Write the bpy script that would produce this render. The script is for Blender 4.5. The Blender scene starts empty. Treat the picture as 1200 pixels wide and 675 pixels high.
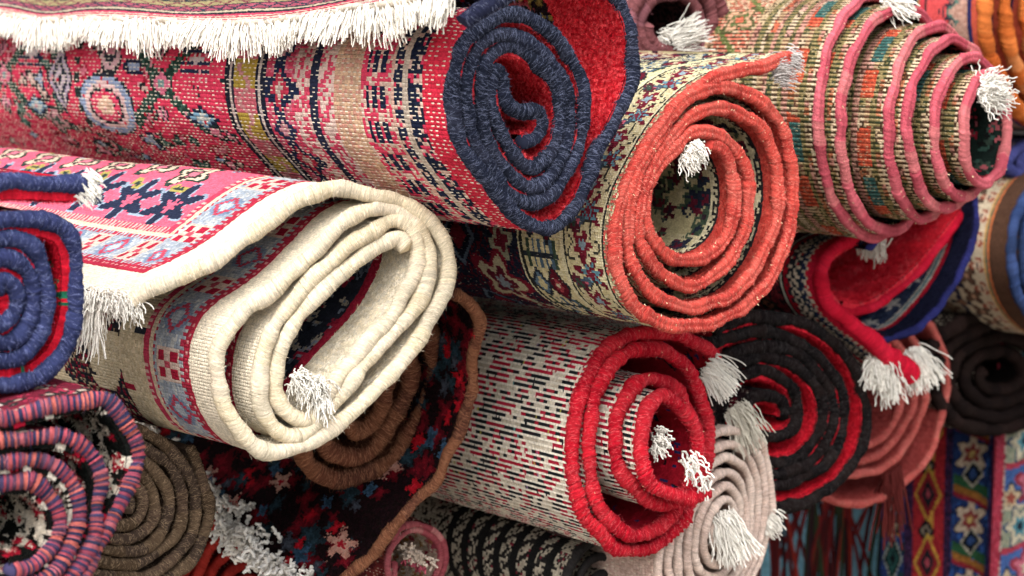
import bpy, math, random
import numpy as np
from mathutils import Vector

# ------------------------------------------------------------------ scene, camera, light
S = bpy.context.scene
COL = S.collection
HC = 0.80                                   # camera height
CAM = np.array([0.0, 0.0, HC])
K = 0.4e-3                                  # tangent of one photo pixel (1200 wide)

def ray(px, py):
    return np.stack([(np.asarray(px, float) - 600) * K, np.ones_like(np.asarray(px, float)), -(np.asarray(py, float) - 337.5) * K], -1)

def P(px, py, d):
    return CAM + ray(px, py) * d

cam_data = bpy.data.cameras.new("camera")
cam = bpy.data.objects.new("camera", cam_data)
COL.objects.link(cam)
cam.location = CAM
cam.rotation_euler = (math.pi / 2, 0, 0)
cam_data.sensor_width = 36
cam_data.lens = 36 / (1200 * K)
cam_data.clip_start = 0.05
cam_data.clip_end = 200
cam_data.dof.use_dof = True
cam_data.dof.focus_distance = 2.52
cam_data.dof.aperture_fstop = 5.0
S.camera = cam

w = bpy.data.worlds.new("World")
S.world = w
w.use_nodes = True
nt = w.node_tree
sky = nt.nodes.new("ShaderNodeTexSky")
sky.sky_type = 'NISHITA'
sky.sun_disc = False
SUN_EL, SUN_AZ = math.radians(50), math.radians(192)   # azimuth: from behind the camera, a little to the left
sky.sun_elevation = SUN_EL
sky.sun_rotation = SUN_AZ
sky.air_density = 1.0
sky.dust_density = 4.0
bg = nt.nodes["Background"]
hs = nt.nodes.new("ShaderNodeHueSaturation")          # thin white overcast: a paler sky
hs.inputs["Saturation"].default_value = 0.35
nt.links.new(sky.outputs[0], hs.inputs["Color"])
nt.links.new(hs.outputs[0], bg.inputs[0])
bg.inputs[1].default_value = 0.15
sl = bpy.data.lights.new("sun", 'SUN')
sl.energy = 1.1
sl.angle = math.radians(60)
sl.color = (1.0, 0.98, 0.95)
so = bpy.data.objects.new("sun", sl)
COL.objects.link(so)
sd = Vector((math.sin(SUN_AZ) * math.cos(SUN_EL), math.cos(SUN_AZ) * math.cos(SUN_EL), math.sin(SUN_EL)))
so.rotation_euler = sd.to_track_quat('Z', 'Y').to_euler()
S.view_settings.view_transform = 'Standard'
S.view_settings.look = 'None'
S.view_settings.exposure = 1.45
S.view_settings.gamma = 1
S.render.engine = 'CYCLES'
S.cycles.max_bounces = 6

# ------------------------------------------------------------------ colours and materials
def c(h):
    v = np.array([int(h[i:i + 2], 16) for i in (0, 2, 4)]) / 255.0
    return np.where(v <= 0.04045, v / 12.92, ((v + 0.055) / 1.055) ** 2.4)

def mat(name, kind):
    m = bpy.data.materials.new(name)
    m.use_nodes = True
    n, l = m.node_tree.nodes, m.node_tree.links
    b = n["Principled BSDF"]
    b.inputs["Roughness"].default_value = 0.9
    b.inputs["Specular IOR Level"].default_value = 0.04
    b.inputs["Sheen Weight"].default_value = 0.0
    b.inputs["Sheen Roughness"].default_value = 0.45
    at = n.new("ShaderNodeAttribute"); at.attribute_name = "dye"
    uv = n.new("ShaderNodeUVMap"); uv.uv_map = "weave"
    tc = n.new("ShaderNodeTexCoord")

    def noise(src, scale, vec=None, detail=3.0, rough=0.6):
        s = src
        if vec is not None:
            vm = n.new("ShaderNodeVectorMath"); vm.operation = 'MULTIPLY'
            l.new(src, vm.inputs[0]); vm.inputs[1].default_value = vec
            s = vm.outputs[0]
        t = n.new("ShaderNodeTexNoise")
        t.inputs["Scale"].default_value = scale
        t.inputs["Detail"].default_value = detail
        t.inputs["Roughness"].default_value = rough
        l.new(s, t.inputs["Vector"])
        return t.outputs["Fac"]

    def mrange(src, a, b2, lo, hi):
        r = n.new("ShaderNodeMapRange")
        r.inputs[1].default_value = a; r.inputs[2].default_value = b2
        r.inputs[3].default_value = lo; r.inputs[4].default_value = hi
        l.new(src, r.inputs[0])
        return r.outputs[0]

    def mul(a, b2):
        r = n.new("ShaderNodeMath"); r.operation = 'MULTIPLY'
        l.new(a, r.inputs[0]); l.new(b2, r.inputs[1])
        return r.outputs[0]

    def add(a, b2):
        r = n.new("ShaderNodeMath"); r.operation = 'ADD'
        l.new(a, r.inputs[0]); l.new(b2, r.inputs[1])
        return r.outputs[0]

    def fm(op, a, val=None):
        r = n.new("ShaderNodeMath"); r.operation = op
        l.new(a, r.inputs[0])
        if val is not None: r.inputs[1].default_value = val
        return r.outputs[0]

    wear = mrange(noise(tc.outputs["Object"], 9.0), 0.3, 0.7, 0.88, 1.1)
    if kind == 'cord':
        f1 = noise(uv.outputs[0], 1.0, (0.9, 0.10, 1))          # wrapped yarn
        f2 = noise(uv.outputs[0], 1.0, (0.25, 0.25, 1))
        f3 = noise(uv.outputs[0], 1.0, (2.6, 0.35, 1), 2)
        val = mul(mul(mrange(f1, 0.3, 0.7, 0.72, 1.22), mrange(f3, 0.3, 0.7, 0.8, 1.2)), wear)
        h, dist = add(mul(f1, f2), fm('MULTIPLY', f3, 0.6)), 0.0035
    elif kind == 'back':
        sx = n.new("ShaderNodeSeparateXYZ"); l.new(uv.outputs[0], sx.inputs[0])
        hu = fm('SINE', fm('MULTIPLY', fm('FRACT', sx.outputs[0]), math.pi))
        hv = fm('SINE', fm('MULTIPLY', fm('FRACT', sx.outputs[1]), math.pi))
        kn = fm('POWER', mul(hu, hv), 0.5)
        f1 = noise(uv.outputs[0], 1.0, (3.1, 1.1, 1), 3)
        val = mul(mrange(f1, 0.3, 0.7, 0.72, 1.25), wear)
        h, dist = add(kn, fm('MULTIPLY', f1, 0.8)), 0.0022
    elif kind == 'pile':
        f1 = noise(uv.outputs[0], 1.0, (0.45, 0.45, 1), 4, 0.7)
        f2 = noise(uv.outputs[0], 1.0, (0.07, 0.07, 1), 2)
        val = mul(mul(mrange(f1, 0.3, 0.7, 0.62, 1.3), mrange(f2, 0.3, 0.7, 0.85, 1.15)), wear)
        h, dist = f1, 0.006
    else:
        f1 = noise(tc.outputs["Object"], 900.0, None, 2)
        val = mul(mrange(f1, 0.3, 0.7, 0.88, 1.08), wear)
        h, dist = f1, 0.0006
    cm = n.new("ShaderNodeVectorMath"); cm.operation = 'SCALE'
    l.new(at.outputs["Color"], cm.inputs[0]); l.new(val, cm.inputs["Scale"])
    l.new(cm.outputs[0], b.inputs["Base Color"])
    bp = n.new("ShaderNodeBump")
    bp.inputs["Strength"].default_value = 0.9
    bp.inputs["Distance"].default_value = dist
    l.new(h, bp.inputs["Height"])
    l.new(bp.outputs[0], b.inputs["Normal"])
    return m

M = {k: mat("wool_" + k, k) for k in ('cord', 'back', 'pile', 'fringe')}

# ------------------------------------------------------------------ mesh helpers
class MB:
    """quads and tris with one dye per face and a uv per corner"""
    def __init__(s):
        s.v, s.f, s.cf, s.uv, s.n = [], [], [], [], 0
    def add(s, V, F, C, UV=None):
        V = np.asarray(V, float).reshape(-1, 3); F = np.asarray(F, int)
        if len(F) == 0: return
        s.v.append(V); s.f.append(F + s.n); s.n += len(V)
        C = np.asarray(C, float)
        if C.ndim == 1: C = np.tile(C, (len(F), 1))
        s.cf.append(C)
        s.uv.append(np.zeros((F.size, 2)) if UV is None else np.asarray(UV, float).reshape(-1, 2))
    def build(s, name, m, parent=None, loc=(0, 0, 0)):
        V = np.concatenate(s.v) - np.asarray(loc)
        used = np.zeros(len(V), bool)
        for F in s.f: used[F.ravel()] = True
        remap = np.cumsum(used) - 1
        V = V[used]
        me = bpy.data.meshes.new(name)
        tot = np.concatenate([np.full(len(F), F.shape[1]) for F in s.f])
        li = remap[np.concatenate([F.ravel() for F in s.f])]
        me.vertices.add(len(V)); me.vertices.foreach_set("co", V.ravel().astype(np.float32))
        me.loops.add(len(li)); me.loops.foreach_set("vertex_index", li.astype(np.int32))
        me.polygons.add(len(tot))
        st = np.concatenate([[0], np.cumsum(tot)[:-1]])
        me.polygons.foreach_set("loop_start", st.astype(np.int32))
        me.polygons.foreach_set("loop_total", tot.astype(np.int32))
        me.polygons.foreach_set("use_smooth", np.ones(len(tot), bool))
        C = np.concatenate([np.repeat(cf, F.shape[1], 0) for cf, F in zip(s.cf, s.f)])
        ca = me.color_attributes.new("dye", 'FLOAT_COLOR', 'CORNER')
        ca.data.foreach_set("color", np.concatenate([C, np.ones((len(C), 1))], 1).ravel().astype(np.float32))
        ul = me.uv_layers.new(name="weave")
        ul.data.foreach_set("uv", np.concatenate(s.uv).ravel().astype(np.float32))
        me.materials.append(m)
        me.update(calc_edges=True)
        o = bpy.data.objects.new(name, me)
        COL.objects.link(o)
        o.parent = parent
        return o

def nrm(v):
    return v / np.maximum(np.linalg.norm(v, axis=-1, keepdims=True), 1e-9)

def smooth(pts, n=14):
    """Catmull-Rom through the points"""
    p = np.asarray(pts, float)
    p = np.concatenate([[2 * p[0] - p[1]], p, [2 * p[-1] - p[-2]]])
    out = []
    t = np.linspace(0, 1, n, endpoint=False)[:, None]
    for i in range(1, len(p) - 2):
        a, b, d, e = p[i - 1], p[i], p[i + 1], p[i + 2]
        out.append(0.5 * (2 * b + (d - a) * t + (2 * a - 5 * b + 4 * d - e) * t ** 2 + (3 * b - a - 3 * d + e) * t ** 3))
    out.append(p[-2][None])
    r = np.concatenate(out)
    for _ in range(3):
        r[1:-1] = 0.25 * r[:-2] + 0.5 * r[1:-1] + 0.25 * r[2:]
    return r

def arc(p):
    return np.concatenate([[0], np.cumsum(np.linalg.norm(np.diff(p, axis=0), axis=1))])

def at(u, U, A):
    return np.stack([np.interp(u, U, A[:, k]) for k in range(A.shape[1])], -1)

def tubes(mb, lines, r0, r1, col, sides=5, rng=None, uvscale=1000.0):
    """lines: (n, m, 3) polylines swept to tapering tubes; col (n,3)"""
    L = np.asarray(lines)
    n, m, _ = L.shape
    T = nrm(np.gradient(L, axis=1))
    ref = nrm(rng.normal(size=(n, 1, 3))) if rng is not None else np.tile(np.array([0.3, 0.2, 0.9]), (n, 1, 1))
    A = nrm(np.cross(T, np.broadcast_to(ref, T.shape))); B = np.cross(T, A)
    r = np.linspace(r0, r1, m)[None, :, None, None] * np.ones((n, 1, 1, 1))
    th = np.arange(sides) / sides * 2 * math.pi
    V = L[:, :, None, :] + r * (A[:, :, None, :] * np.cos(th)[None, None, :, None] + B[:, :, None, :] * np.sin(th)[None, None, :, None])
    idx = np.arange(n * m * sides).reshape(n, m, sides)
    a, b2 = idx[:, :-1], idx[:, 1:]
    F = np.stack([a, np.roll(a, -1, 2), np.roll(b2, -1, 2), b2], -1).reshape(-1, 4)
    C = np.repeat(np.asarray(col), (m - 1) * sides, 0)
    mb.add(V.reshape(-1, 3), F, C)

def hairs(mb, base, direc, length, width, col, rng):
    """fine loose fibres, two segments each"""
    n = len(base)
    if n == 0: return
    d = nrm(direc)
    side = nrm(np.cross(d, rng.normal(size=(n, 3)))) * (width / 2)
    bend = rng.normal(size=(n, 3)) * 0.35
    ln = (length * rng.uniform(0.5, 1.3, n))[:, None]
    mid = base + d * ln * 0.5
    tip = mid + nrm(d + bend) * ln * 0.5
    V = np.stack([base - side, base + side, mid - side * .8, mid + side * .8, tip], 1)
    i = np.arange(n)[:, None] * 5
    Q = i + np.array([0, 1, 3, 2]); T = i + np.array([2, 3, 4])
    Vf = V.reshape(-1, 3)
    mb.add(Vf, Q, col)
    mb.add(Vf.copy(), T, col)

def wob(a, b, seed, amp):
    r = np.random.default_rng(seed)
    z = 0
    for k in range(5):
        fa, fb = r.uniform(8, 26), r.uniform(4, 16)
        z = z + np.sin(a * fa + r.uniform(0, 6.3)) * np.sin(b * fb + r.uniform(0, 6.3))
    return z * amp / 2.2

# ------------------------------------------------------------------ pattern drawing (knots: rows along u, columns along v)
class Pat:
    def __init__(s, ni, nj, du, dv, ground, rng):
        s.ni, s.nj, s.du, s.dv, s.rng = ni, nj, du, dv, rng
        s.a = np.tile(c(ground), (ni, nj, 1))
        s.I, s.J = np.meshgrid(np.arange(ni), np.arange(nj), indexing='ij')
        s.u = (s.I + .5) * du; s.v = (s.J + .5) * dv; s.vpad = 0; s.rag = 0.0
    def put(s, m, col):
        s.a[m] = c(col) if isinstance(col, str) else col
    def band(s, a, b, col, d=None):
        d = s.v if d is None else d
        s.put((d >= a) & (d < b), col)
    def mix(s, m, cols, p=None):
        q = s.rng.choice(len(cols), size=int(m.sum()), p=p)
        s.a[m] = np.array([c(x) for x in cols])[q]
    def win(s, u0, v0, R):
        return slice(max(0, int((u0 - R) / s.du)), max(0, int((u0 + R) / s.du) + 2)), slice(max(0, int((v0 - R) / s.dv)), max(0, int((v0 + R + s.vpad) / s.dv) + 2))
    def ros(s, u0, v0, R, k, rings, rot=0, asp=1.0, pet=.28):
        a, b = s.win(u0, v0, R * 1.5 * max(1, asp))
        x = s.u[a, b] - u0; y = (s.v[a, b] - v0) / asp
        if x.size == 0: return
        r = np.hypot(x, y); t = np.arctan2(y, x) + rot
        rr = r / (R * (1 + pet * np.cos(k * t)))
        if s.rag: rr = rr * (1 + s.rag * s.rng.normal(size=rr.shape))
        for f, col in rings:
            s.a[a, b][rr < f] = c(col)
    def dia(s, u0, v0, ru, rv, rings):
        a, b = s.win(u0, v0, max(ru, rv))
        x = np.abs(s.u[a, b] - u0) / ru + np.abs(s.v[a, b] - v0) / rv
        if x.size == 0: return
        for f, col in rings:
            s.a[a, b][x < f] = c(col)
    def bmp(s, rows, u0, v0, cm, fu=False, fv=False):
        i0, j0 = int(u0 / s.du), int(v0 / s.dv)
        for q, row in enumerate(rows[::-1] if fu else rows):
            for p, ch in enumerate(row[::-1] if fv else row):
                i, j = i0 + q, j0 + p
                if ch != '.' and 0 <= i < s.ni and 0 <= j < s.nj: s.a[i, j] = c(cm[ch])
    def zig(s, v0, amp, per, wid, col, ph=0, d=None):
        d = s.v if d is None else d
        tri = np.abs(((s.u + ph) / per) % 1 - .5) * 2
        s.put(np.abs(d - v0 - (tri - .5) * 2 * amp) < wid, col)
    def rep(s, per, f, off=0):
        u = off
        while u < s.ni * s.du + per:
            f(u); u += per

STAR = ["...k...", ".k.b.k.", "..bbb..", "kbbrbbk", "..bbb..", ".k.b.k.", "...k..."]
HOOK = ["kkkkkk..", "kbbbbk..", "kbkkkk..", "kbk..kk.", "kbkkkbk.", "kbbbbbk.", "kkkkkkk."]
FORK = ["k...k", "kk.kk", ".kkk.", "..k..", ".kkk.", "kkbkk", "k.b.k"]
LEAF = ["..kk...", ".krrk..", "krrrrk.", ".krrrrk", "..krrk.", "...kk.."]

# ------------------------------------------------------------------ rugs
BACK = np.array([-0.8, 1.0, 0.13])
WHITE = c('dfdbd1')
PILE = []
SEED = [1]

def root(name, label, cat, loc, group=None):
    o = bpy.data.objects.new(name, None)
    o.empty_display_size = 0.05
    COL.objects.link(o)
    o.location = loc
    o["label"] = label; o["category"] = cat
    if group: o["group"] = group
    return o

def rug(label, ctr, d, paths, cord, back_pat, pile_pat, r=.0085, t=.010, L=.4, Lin=.12, back=BACK, yaw=None, tilt=0.0,
        du=5.0, dv=5.5, weft=.22, weftp=.5, weftc='d9cdb8', cord_hair=2.0, hair_len=.008, hair_lift=.14, pile_hair=0.0, wobble=.0025,
        name="rolled_rug", cat="rug", group="rolled rugs in the pile", ring_jit=.05, u_turn=2.3, out=None, pile_du=4.0, hair_col=None, cord_flat=1.0,
        flare=0.0, cord_fwd=0.0, cord_step=.0016, r_fn=None, pile_t=None, groove=0.0, flecks=0.0, kink=.0012):
    SEED[0] += 1
    sd0 = SEED[0]
    rng = np.random.default_rng(sd0)
    back = nrm(np.asarray(back, float))
    if yaw is None: n = -back
    else:
        a = math.radians(yaw)
        n = nrm(np.array([math.sin(a), -math.cos(a), math.sin(math.radians(tilt))]))
    C0 = P(ctr[0], ctr[1], d)
    mb, mp, mc = MB(), MB(), MB()
    info = []
    for pts in paths:
        q = np.array([tuple(p) + ((0.0,) if len(p) == 2 else ()) for p in pts], float)
        q = smooth(q)
        R = ray(q[:, 0], q[:, 1])
        tt = (q[:, 2] * 1e-3 + (C0 - CAM) @ n) / (R @ n)
        p3 = CAM + R * tt[:, None]
        U = arc(p3)
        ul = U[-1]
        T = nrm(np.gradient(at(np.linspace(0, ul, len(U) * 2), U, p3), axis=0))
        Ud = np.linspace(0, ul, len(U) * 2)
        N = nrm(np.cross(T, back))
        # outward: away from the coil's middle
        cen = p3.mean(0)
        pd = at(Ud, U, p3)
        if ((N * (pd - cen)).sum(1)).mean() < 0: N = -N
        # winding, to find where the outer turn ends
        e1 = nrm(np.cross(n, [0, 0, 1.0])); e2 = np.cross(n, e1)
        ang = np.unwrap(np.arctan2((pd - cen) @ e2, (pd - cen) @ e1))
        w_ = np.abs(ang - ang[0])
        k = np.argmax(w_ > u_turn * math.pi)
        u_out = ul if (k == 0) else Ud[k]
        if out: u_out = out
        for side, pat in ((1, back_pat), (-1, pile_pat)):
            if pat is None: continue
            duu = (du if side == 1 else pile_du) * 1e-3
            dvv = (dv if side == 1 else pile_du) * 1e-3
            ni = max(2, int(ul / duu)); nj = max(2, int(L / dvv)); nin = max(2, int(Lin / dvv))
            if side == 1 and weft > 0:
                ue = np.sort(np.concatenate([np.arange(ni + 1), np.arange(ni) + 1 - weft])) * (ul / ni)
                uvu = np.sort(np.concatenate([np.arange(ni + 1), np.arange(ni) + 1 - weft]))
            else:
                ue = np.linspace(0, ul, ni + 1); uvu = np.arange(ni + 1.0)
            ve = np.arange(nj + 1) * dvv
            pc = at(ue, U, p3); Nn = at(ue, Ud, N)
            UU, VV = np.meshgrid(ue, ve, indexing='ij')
            off = t / 2 if (side == 1 or pile_t is None) else pile_t
            disp = side * off + wob(UU, VV, sd0 * 7, wobble) * np.minimum(1, VV / .05) + rng.normal(size=UU.shape) * .0003
            Vt = pc[:, None, :] + back[None, None, :] * VV[:, :, None] + Nn[:, None, :] * disp[:, :, None]
            if flare: Vt = Vt + (cen - pc)[:, None, :] * np.clip(VV / L, 0, 1)[:, :, None] * flare
            Vt += back[None, None, :] * (rng.normal(size=UU.shape) * .0004)[:, :, None]
            g = pat(ni, nj, ul / ni * 1e3, dvv * 1e3, rng)
            g = g * rng.uniform(.86, 1.12, size=(ni, nj, 1)) * rng.uniform(.93, 1.06, size=(ni, 1, 1))
            nu = len(ue) - 1
            if side == 1 and weft > 0:
                C = np.repeat(g, 2, 0)
                wm = (rng.random((ni, nj)) < weftp) & ((weftp > .8) | ((np.arange(nj)[None, :] + (np.arange(ni)[:, None] // 3)) % 2 == 0))
                C[1::2][wm] = c(weftc) * rng.uniform(.8, 1.1, size=(int(wm.sum()), 1))
            else: C = g
            idx = np.arange((nu + 1) * (nj + 1)).reshape(nu + 1, nj + 1)
            F = np.stack([idx[:-1, :-1], idx[1:, :-1], idx[1:, 1:], idx[:-1, 1:]], -1)
            if side == 1:
                UV = np.stack(np.broadcast_arrays(uvu[:, None], np.arange(nj + 1.0)[None, :]), -1)
            else:
                UV = np.stack([UU, VV], -1) * 1000
            UVf = np.stack([UV[:-1, :-1], UV[1:, :-1], UV[1:, 1:], UV[:-1, 1:]], 2)
            um = .5 * (ue[1:] + ue[:-1]); vm = .5 * (ve[1:] + ve[:-1])
            keep = (um[:, None] < u_out) | (vm[None, :] < Lin)
            tgt = mb if side == 1 else mp
            tgt.add(Vt.reshape(-1, 3), F[keep], C[keep], UVf[keep].reshape(-1, 2))
            if side == -1 and pile_hair > 0:
                cand = np.argwhere(keep & (vm[None, :] < .22))
                nh = int(len(cand) * duu * dvv * 1e6 * pile_hair)
                pick = cand[rng.integers(0, len(cand), nh)]
                ci, cj = pick[:, 0], pick[:, 1]
                fa, fb = rng.random((nh, 1)), rng.random((nh, 1))
                base = Vt[ci, cj] * (1 - fa) * (1 - fb) + Vt[ci + 1, cj] * fa * (1 - fb) + Vt[ci, cj + 1] * (1 - fa) * fb + Vt[ci + 1, cj + 1] * fa * fb
                hairs(mp, base, -Nn[ci] * .8 - back * .5 + rng.normal(size=(nh, 3)) * .4, .0045, .0007,
                      C[ci, cj] * rng.uniform(.7, 1.25, (nh, 1)), rng)
            if side == -1:   # pile tips along the bound edge
                nn = len(ue)
                i_ = np.arange(nn - 1)
                w0 = np.concatenate([Vt[:, 0] - back * .0015, Vt[:, 0] + Nn * (off * .9)])
                mp.add(w0, np.stack([i_, i_ + 1, i_ + 1 + nn, i_ + nn], -1), C[:, 0] * rng.uniform(.8, 1.1, (nn - 1, 1)),
                       np.stack([np.stack([ue[:-1], 0 * i_], -1), np.stack([ue[1:], 0 * i_], -1), np.stack([ue[1:], 0 * i_ + .01], -1), np.stack([ue[:-1], 0 * i_ + .01], -1)], 1).reshape(-1, 2) * 1000)
            if side == -1:   # close the free end of the sheet
                o1 = pc[0] + back * ve[:, None] + Nn[0] * t / 2
                o2 = Vt[0]
                m_ = len(ve)
                i_ = np.arange(m_ - 1)
                mp.add(np.concatenate([o1, o2]), np.stack([i_, i_ + 1, i_ + 1 + m_, i_ + m_], -1), C[0] * .8)
        # bound edge
        ns = 14 if groove == 0 else 18
        ne = max(8, int(ul / cord_step))
        ue = np.linspace(0, ul, ne + 1)
        pc = at(ue, U, p3); Tn = nrm(at(ue, Ud, T)); Nn = nrm(at(ue, Ud, N))
        rr = r * (1 + rng.normal(size=ne + 1) * ring_jit + .06 * np.sin(ue * 60 + rng.uniform(0, 6)) + .05 * np.sin(ue * 140 + rng.uniform(0, 6)) + sum(.045 * np.sin(ue * f_ + rng.uniform(0, 6)) for f_ in (23, 41, 83, 210)))
        if r_fn: rr = rr * r_fn(ue)
        pc = pc + Nn * (kink * sum(np.sin(ue * f_ + rng.uniform(0, 6)) for f_ in (31, 57, 90)) / 1.7)[:, None]
        pc = pc + Nn * (.0007 * np.sin(ue * 43 + 1) + .0005 * np.sin(ue * 97))[:, None] - back * cord_fwd + back * (.0012 * np.sin(ue * 37) + .0008 * np.sin(ue * 111))[:, None]
        bk = -np.cross(Tn, Nn)
        if (bk @ back).mean() < 0: bk = -bk
        th = np.arange(ns) / ns * 2 * math.pi
        slant = .35
        gr = 1 - groove * np.exp(-((th - 1.5 * math.pi) / .36) ** 2)
        Vc = pc[:, None, :] + (rr[:, None] * gr[None, :])[:, :, None] * (Nn[:, None, :] * np.cos(th)[None, :, None] * cord_flat + bk[:, None, :] * np.sin(th)[None, :, None]) \
            + Tn[:, None, :] * (np.sin(th) * r * slant)[None, :, None]
        Vc = Vc + (Vc - pc[:, None, :]) * rng.normal(0, .02, (ne + 1, ns, 1))
        idx = np.arange((ne + 1) * ns).reshape(ne + 1, ns)
        a_, b_ = idx[:-1], idx[1:]
        F = np.stack([a_, np.roll(a_, -1, 1), np.roll(b_, -1, 1), b_], -1).reshape(-1, 4)
        cc = cord(ue[:-1] * 1000, rng)
        th2 = np.arange(ns + 1) / ns * 2 * math.pi * r * 1000
        uvg = np.stack(np.broadcast_arrays((ue * 1000)[:, None], th2[None, :]), -1)
        UVf = np.stack([uvg[:-1, :-1], uvg[:-1, 1:], uvg[1:, 1:], uvg[1:, :-1]], 2).reshape(-1, 2)
        mc.add(Vc.reshape(-1, 3), F, np.repeat(cc, ns, 0), UVf)
        for e in (0, -1):      # blunt ends
            ring = Vc[e]; ctr_ = ring.mean(0) + Tn[e] * (r * .5) * (-1 if e == 0 else 1)
            mc.add(np.concatenate([ring, [ctr_]]), np.stack([np.arange(ns), (np.arange(ns) + 1) % ns, np.full(ns, ns)], -1), cc[e])
        nh = int(ul * 1000 * cord_hair * 1.7)
        if nh:
            k = rng.integers(0, ne, nh); h_ = rng.uniform(0, 2 * math.pi, nh)
            e_r = Nn[k] * np.cos(h_)[:, None] + bk[k] * np.sin(h_)[:, None]
            e_t = -Nn[k] * np.sin(h_)[:, None] + bk[k] * np.cos(h_)[:, None]
            base = pc[k] + e_r * (rr[k] * .97)[:, None]
            sg = rng.choice([-1, 1], nh)
            hc = cc[k] if hair_col is None else np.tile(c(hair_col), (nh, 1))
            hc = hc * rng.uniform(.75, 1.5, (nh, 1))
            # most fibres lie round the edge in the wrapping direction, a few stand off
            step = sg * hair_len * rng.uniform(.5, 1.2, nh) / rr[k] * .5
            lift = np.where(rng.random(nh) < .10, rng.uniform(.1, .55, nh), rng.uniform(.0, .07, nh))
            along = rng.normal(0, .0016, nh)
            P3 = []
            for q_ in (0, 1, 2):
                hh = h_ + step * q_
                rad_ = rr[k] * (.985 + (.02 + lift) * q_ * .5) * (1 - groove * np.exp(-(((hh - 1.5 * math.pi + math.pi) % (2 * math.pi) - math.pi) / .36) ** 2))
                e_ = Nn[k] * np.cos(hh)[:, None] * cord_flat + bk[k] * np.sin(hh)[:, None]
                P3.append(pc[k] + e_ * rad_[:, None] + Tn[k] * (np.sin(hh) * r * slant + along * q_)[:, None])
            wv = Tn[k] * .00017
            Vh = np.stack([P3[0] - wv, P3[0] + wv, P3[1] - wv * .9, P3[1] + wv * .9, P3[2]], 1).reshape(-1, 3)
            ih = np.arange(nh)[:, None] * 5
            mc.add(Vh, ih + np.array([0, 1, 3, 2]), hc); mc.add(Vh.copy(), ih + np.array([2, 3, 4]), hc)
        if flecks:
            nf = int(ul * 1000 * flecks)
            k = rng.integers(0, ne, nf); h_ = rng.uniform(0, 2 * math.pi, nf)
            e_r = Nn[k] * np.cos(h_)[:, None] * cord_flat + bk[k] * np.sin(h_)[:, None]
            hairs(mc, pc[k] + e_r * (rr[k] * .99)[:, None] + Tn[k] * (np.sin(h_) * r * slant)[:, None], rng.normal(size=(nf, 3)) + e_r * .4, .0032, .0011, np.tile(c('e4cfa8'), (nf, 1)) * rng.uniform(.7, 1.1, (nf, 1)), rng)
        info.append(dict(p=p3, U=U, Ud=Ud, N=N, T=T, back=back, n=n, ul=ul))
    allv = np.concatenate(mc.v)
    loc = np.array([allv[:, 0].mean(), allv[:, 1].mean(), allv[:, 2].min()])
    o = root(name, label, cat, loc, group)
    if mb.n: mb.build("woven_back", M['back'], o, loc)
    if mp.n: mp.build("pile", M['pile'], o, loc)
    mc.build("bound_edge", M['cord'], o, loc)
    return dict(root=o, loc=loc, info=info, rng=rng, n=n, C0=C0, back=back)

def onplane(R, px, py, s=0.0):
    r_ = ray(px, py)
    t_ = (s * 1e-3 + (R['C0'] - CAM) @ R['n']) / (r_ @ R['n'])
    return CAM + r_ * t_

def strands(rng, roots, dirs, length, m=9, curl=.25, drop=.5, freq=1.0):
    n = len(roots)
    d = nrm(dirs + rng.normal(size=(n, 3)) * curl * .6)
    ln = length * rng.uniform(.5, 1.22, n)
    pts = [roots]
    p = roots.copy()
    ph = rng.uniform(0, 6.3, (n, 3)); fr = rng.uniform(.6, 1.8, (n, 3)) * freq
    for k in range(m - 1):
        f = k / (m - 1)
        dd = nrm(d + np.array([0, 0, -1.0]) * drop * f * 1.6 + np.sin(ph + fr * k * 1.1) * curl)
        p = p + dd * (ln / (m - 1))[:, None]
        pts.append(p)
    return np.stack(pts, 1)

def tassel(R, px, py, s, dpx, length, n=40, rad=.0009, fine=True, spread=.007, name="tassel", col=WHITE, curl=.22, drop=.5, toward=.3, m=9, freq=1.0, flat=1.0, mb=None, lead=0.0):
    """bundle of warp ends; dpx = picture direction it leaves in"""
    rng = R['rng']
    own = mb is None
    if fine: n, rad = int(n * 2.2), rad * .72
    if own: mb = MB()
    p0 = onplane(R, px, py, s)
    dv = nrm(np.array([dpx[0], 0.0, -dpx[1]])) + np.array([0, -toward, 0])
    dv = nrm(dv)
    sidev = nrm(np.cross(dv, [0, 1.0, 0]))
    roots = p0 + sidev * rng.normal(0, spread, (n, 1)) + rng.normal(0, spread * .4, (n, 3)) * flat
    fan = sidev * rng.normal(0, .28, (n, 1))
    Ls = strands(rng, roots, dv + fan, length, m, curl, drop, freq)
    tubes(mb, Ls, rad, rad * .75, np.asarray(col) * rng.uniform(.72, 1.08, (n, 1)), 5, rng)
    if own: return mb.build(name, M['fringe'], R['root'], R['loc'])
    return mb

def Z(ox, oy, sc, pts):
    return [(ox + p[0] / sc, oy + p[1] / sc) + tuple(p[2:]) for p in pts]

def sp(cx, cy, rx, ry, turns, fin, a0=0.0, dirn=1, tilt=0.0, s0=0.0, s1=0.0, n=16, cx1=None, cy1=None, power=1.0, jit=0.0, seed=0):
    """elliptical spiral in picture coordinates, outside to inside"""
    k = int(turns * n)
    rg = np.random.default_rng(seed)
    out = []
    for i in range(k + 1):
        f = i / k
        a = math.radians(a0) + dirn * f * turns * 2 * math.pi
        q = (1 + (fin - 1) * f ** power) * (1 + rg.normal() * jit)
        x, y = rx * q * math.cos(a), ry * q * math.sin(a)
        t_ = math.radians(tilt)
        X = cx + (0 if cx1 is None else (cx1 - cx) * f) + x * math.cos(t_) - y * math.sin(t_)
        Y = cy + (0 if cy1 is None else (cy1 - cy) * f) + x * math.sin(t_) + y * math.cos(t_)
        out.append((X, Y, s0 + (s1 - s0) * f))
    return out

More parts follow.
